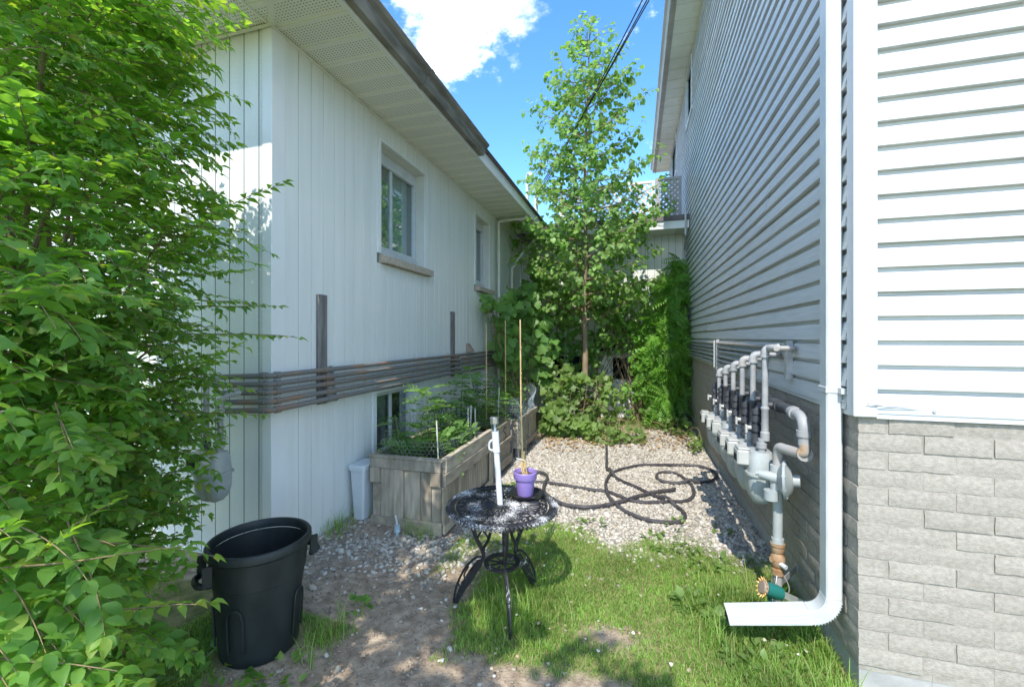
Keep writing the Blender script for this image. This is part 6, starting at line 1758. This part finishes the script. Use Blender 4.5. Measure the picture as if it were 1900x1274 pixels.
# ------------------------------------------------------------------ street tree behind the viewpoint, whose shade dapples the foreground
stt = thing('street_tree', (-2.6, -2.2, 0), 'tree behind the viewpoint whose crown dapples the foreground with shade', 'tree')
mb = MB(); mb.tube(smooth_path([(-2.6, -2.2, -.1), (-2.55, -2.15, 1.2), (-2.4, -1.9, 2.4), (-2.1, -1.5, 3.4)], 5), [.11 - .06 * i / 15 for i in range(16)], 10); mb.build('trunk', MAT['bark'], stt, smooth=True)
lv = Leaves(); br = MB()
SHADE = [((-1.55, -.25, 3.35), (.75, .42, .22), 104), ((-1.62, .35, 3.45), (.25, .2, .15), 26), ((-1.15, -.85, 3.3), (.5, .35, .2), 34), ((-.55, -1.05, 3.3), (.50, .26, .2), 36), ((-1.7, -1.5, 3.9), (.8, .5, .5), 60)]
for c, rd, n in SHADE:
    c, rd = np.array(c), np.array(rd)
    br.tube(smooth_path([(-2.25, -1.75, 2.9), tuple((c + np.array([-2.25, -1.75, 2.9])) / 2 + np.array([0, 0, .15])), tuple(c)], 5), [.035 - .025 * i / 10 for i in range(11)], 6)
    for k in range(n):
        v = NR.uniform(-1, 1, 3); nn_ = np.linalg.norm(v)
        if nn_ > 1: v /= nn_ * 1.1
        p = c + v * rd; d = nrmz(np.array([v[0], v[1], .1]) + rvec(.4))
        twig_with_pairs(br, lv, p, d, .28, .085, .06, .2, .003, splay=.8, plane_jit=.3)
br.build('branches', MAT['twig'], stt, smooth=True, kind='stuff')
leaf_cloud('crown', LEAF_OVATE, *lv.arr(), MAT['leaf_street'], stt, 1.3)

# ------------------------------------------------------------------ gravel, litter, grass
def scatter(n, x0, x1, y0, y1, dens, seed):
    r = np.random.RandomState(seed); x = r.uniform(x0, x1, n); y = r.uniform(y0, y1, n); k = r.rand(n) < dens(x, y); return x[k], y[k], r
ICO_V = []
phi = (1 + 5 ** .5) / 2
for a, b in ((-1, phi), (1, phi), (-1, -phi), (1, -phi)): ICO_V.append((a, b, 0))
for a, b in ((-1, phi), (1, phi), (-1, -phi), (1, -phi)): ICO_V.append((0, a, b))
for a, b in ((phi, -1), (phi, 1), (-phi, -1), (-phi, 1)): ICO_V.append((a, 0, b))
ICO_V = np.array(ICO_V) / math.sqrt(1 + phi * phi)
ICO_F = np.array([(0, 11, 5), (0, 5, 1), (0, 1, 7), (0, 7, 10), (0, 10, 11), (1, 5, 9), (5, 11, 4), (11, 10, 2), (10, 7, 6), (7, 1, 8), (3, 9, 4), (3, 4, 2), (3, 2, 6), (3, 6, 8), (3, 8, 9), (4, 9, 5), (2, 4, 11), (6, 2, 10), (8, 6, 7), (9, 8, 1)])
def stones(name, x, y, r, rad, mat, label):
    n = len(x)
    s = rad * np.exp(r.normal(0, .28, (n, 1, 1)))
    an = r.uniform(0, 6.283, n); ca, sa_ = np.cos(an)[:, None], np.sin(an)[:, None]
    V = ICO_V[None] * (1 + r.uniform(-.22, .22, (n, 12, 1))) * np.stack([r.uniform(.8, 1.35, n), r.uniform(.7, 1.1, n), r.uniform(.45, .8, n)], -1)[:, None, :]
    tilt = r.normal(0, .35, (n, 1)); V2 = V.copy(); V2[..., 2] = V[..., 2] + V[..., 0] * tilt
    W = np.stack([V2[..., 0] * ca - V2[..., 1] * sa_, V2[..., 0] * sa_ + V2[..., 1] * ca, V2[..., 2]], -1) * s
    W += np.stack([x, y, gz(x, y) + r.uniform(-.001, .007, n)], -1)[:, None, :]
    F = (ICO_F[None] + (np.arange(n) * 12)[:, None, None]).reshape(-1, 3)
    o = link(name, np_mesh(name, W.reshape(-1, 3), F), mat, kind='stuff'); return tag(o, label)
in_box = lambda x, y: ((x > -2.0) & (x < -1.34) & (y > 2.93) & (y < 4.8))
gx_, gy_, gr = scatter(62000, -2.2, .885, 2.0, 7.9, lambda x, y: regions(x, y)[1] * np.where(in_box(x, y), 0, 1) * np.where(y > 5.2, .75, 1), 9)
stones('gravel', gx_, gy_, gr, .0125, MAT['stone'], 'pale crushed-stone gravel covering the yard between the houses')
gx_, gy_, gr = scatter(1400, -2.2, .885, 1.3, 3.4, lambda x, y: np.where(in_box(x, y), 0, .5 * regions(x, y)[2] * (fbm(x * 3, y * 3, 44) > .5) + .14 * regions(x, y)[0] * (y > 2.5)), 10)
stones('stray_stones', gx_, gy_, gr, .011, MAT['stone'], 'stray pale stones strewn over the bare soil and lawn edge')

gx_, gy_, gr = scatter(9000, -2.2, .3, 1.2, 3.2, lambda x, y: np.where(in_box(x, y), 0, .9 * regions(x, y)[2]), 13)
stones('soil_crumbs', gx_, gy_, gr, .0052, island_mat('soil_crumb', [(.17, .13, .10), (.30, .24, .18), (.24, .19, .14), (.38, .33, .27)]), 'crumbs of dry soil and grit on the bare path')
x, y, r = scatter(2600, -1.2, .88, 5.3, 7.9, lambda x, y: .75 * np.clip(1.2 - np.abs(y - (6.35 + .35 * x)) / .55, 0, 1), 12)
n = len(x); a = r.uniform(0, 6.28, n)
dl = leaf_cloud('dry_leaf_litter', LEAF_OVATE, np.stack([x, y, gz(x, y) + .022 + .012 * r.rand(n)], -1), np.stack([np.cos(a), np.sin(a), r.uniform(-.1, .25, n)], -1), np.stack([r.normal(0, .35, n), r.normal(0, .35, n), np.ones(n)], -1), r.uniform(.03, .065, n), MAT['dry'], None, 1.2)
tag(dl, 'brown dry leaf litter along the back edge of the gravel')
x, y, r = scatter(150, -1.0, .85, 1.4, 3.2, lambda x, y: .5 + 0 * x, 14); n = len(x); a = r.uniform(0, 6.28, n)
dl = leaf_cloud('fallen_petals', LEAF_OVATE, np.stack([x, y, gz(x, y) + .045 + .015 * r.rand(n)], -1), np.stack([np.cos(a), np.sin(a), r.uniform(-.1, .3, n)], -1), np.stack([r.normal(0, .4, n), r.normal(0, .4, n), np.ones(n)], -1), r.uniform(.010, .022, n), island_mat('petal_bits', [(.40, .32, .2), (.55, .53, .48), (.34, .23, .13)]), None, 1.6)
tag(dl, 'small pale petals and bits lying on the lawn')

def grass_blades(name, x, y, h, lean, r, width, mat, label):
    n = len(x); a = r.uniform(0, 6.283, n); b = a + r.uniform(-.9, .9, n) * 0 + r.normal(0, .3, n)
    if lean is not None: b = np.where(r.rand(n) < .6, lean + r.normal(0, .5, n), b)
    w = width * r.uniform(.7, 1.3, n); z0 = gz(x, y) - .004; bend = r.uniform(.25, 1.1, n) * h
    side = np.stack([-np.sin(b), np.cos(b), np.zeros(n)], -1); fw = np.stack([np.cos(b), np.sin(b), np.zeros(n)], -1)
    p0 = np.stack([x, y, z0], -1); up = np.array([0, 0, 1.0])
    p1 = p0 + up * (h * .55)[:, None] + fw * (bend * .22)[:, None]; p2 = p0 + up * (h * .86)[:, None] + fw * (bend * .62)[:, None]; p3 = p0 + up * (h * .95)[:, None] + fw * bend[:, None]
    V = np.stack([p0 - side * w[:, None] / 2, p0 + side * w[:, None] / 2, p1 - side * w[:, None] * .45, p1 + side * w[:, None] * .45, p2 - side * w[:, None] * .28, p2 + side * w[:, None] * .28, p3], 1)
    T = np.array([(0, 1, 3), (0, 3, 2), (2, 3, 5), (2, 5, 4), (4, 5, 6)])
    F = (T[None] + (np.arange(n) * 7)[:, None, None]).reshape(-1, 3)
    o = link(name, np_mesh(name, V.reshape(-1, 3), F), mat, smooth='all', kind='stuff'); return tag(o, label)
def lawn_d(x, y):
    g = regions(x, y)[0]; bare = fbm(x * 5, y * 5, 31)
    return np.clip(g * (.45 + 1.1 * bare), 0, 1) * np.where(in_box(x, y) | (x > RX - .01), 0, 1) * np.where((x - BX) ** 2 + (y - BY) ** 2 < .04, 0, 1)
x, y, r = scatter(150000, -2.15, .885, 1.0, 3.7, lawn_d, 20)
hh = (.013 + .020 * fbm(x * 3, y * 3, 8)) * r.uniform(.6, 1.35, len(x))
tall = np.exp(-(((x + .62) / .22) ** 2 + ((y - 2.25) / .26) ** 2)) + .9 * np.exp(-(((x - .45) / .25) ** 2 + ((y - 2.6) / .25) ** 2)) + .7 * np.exp(-(((x - .6) / .3) ** 2 + ((y - 1.95) / .3) ** 2)) + .6 * sstep(.7, .86, x)
hh *= 1 + 1.5 * np.clip(tall, 0, 1.2)
grass_blades('lawn', x, y, hh, None, r, .0034, MAT['grass'], 'short patchy lawn grass in the sunny foreground')
def tuft_d(x, y):
    d = np.zeros_like(x)
    for cx, cy, sx, sy in ((-2.13, 2.72, .06, .20), (-1.55, 2.86, .12, .06), (-2.12, 3.0, .05, .1), (.80, 2.35, .06, .15), (.74, 2.0, .10, .12), (.40, 2.28, .10, .10), (.52, 2.62, .14, .12), (-.62, 2.2, .15, .14), (-1.42, 1.75, .05, .15), (.15, 7.4, .5, .1), (.78, 2.75, .05, .1)): d = np.maximum(d, np.exp(-((x - cx) / sx) ** 2 - ((y - cy) / sy) ** 2))
    return d * .8
x, y, r = scatter(60000, -2.19, .88, 1.5, 7.6, tuft_d, 21)
grass_blades('tall_grass_tufts', x, y, r.uniform(.06, .17, len(x)), None, r, .0036, MAT['grass'], 'taller grass tufts along the walls, under the table and round the downspout')
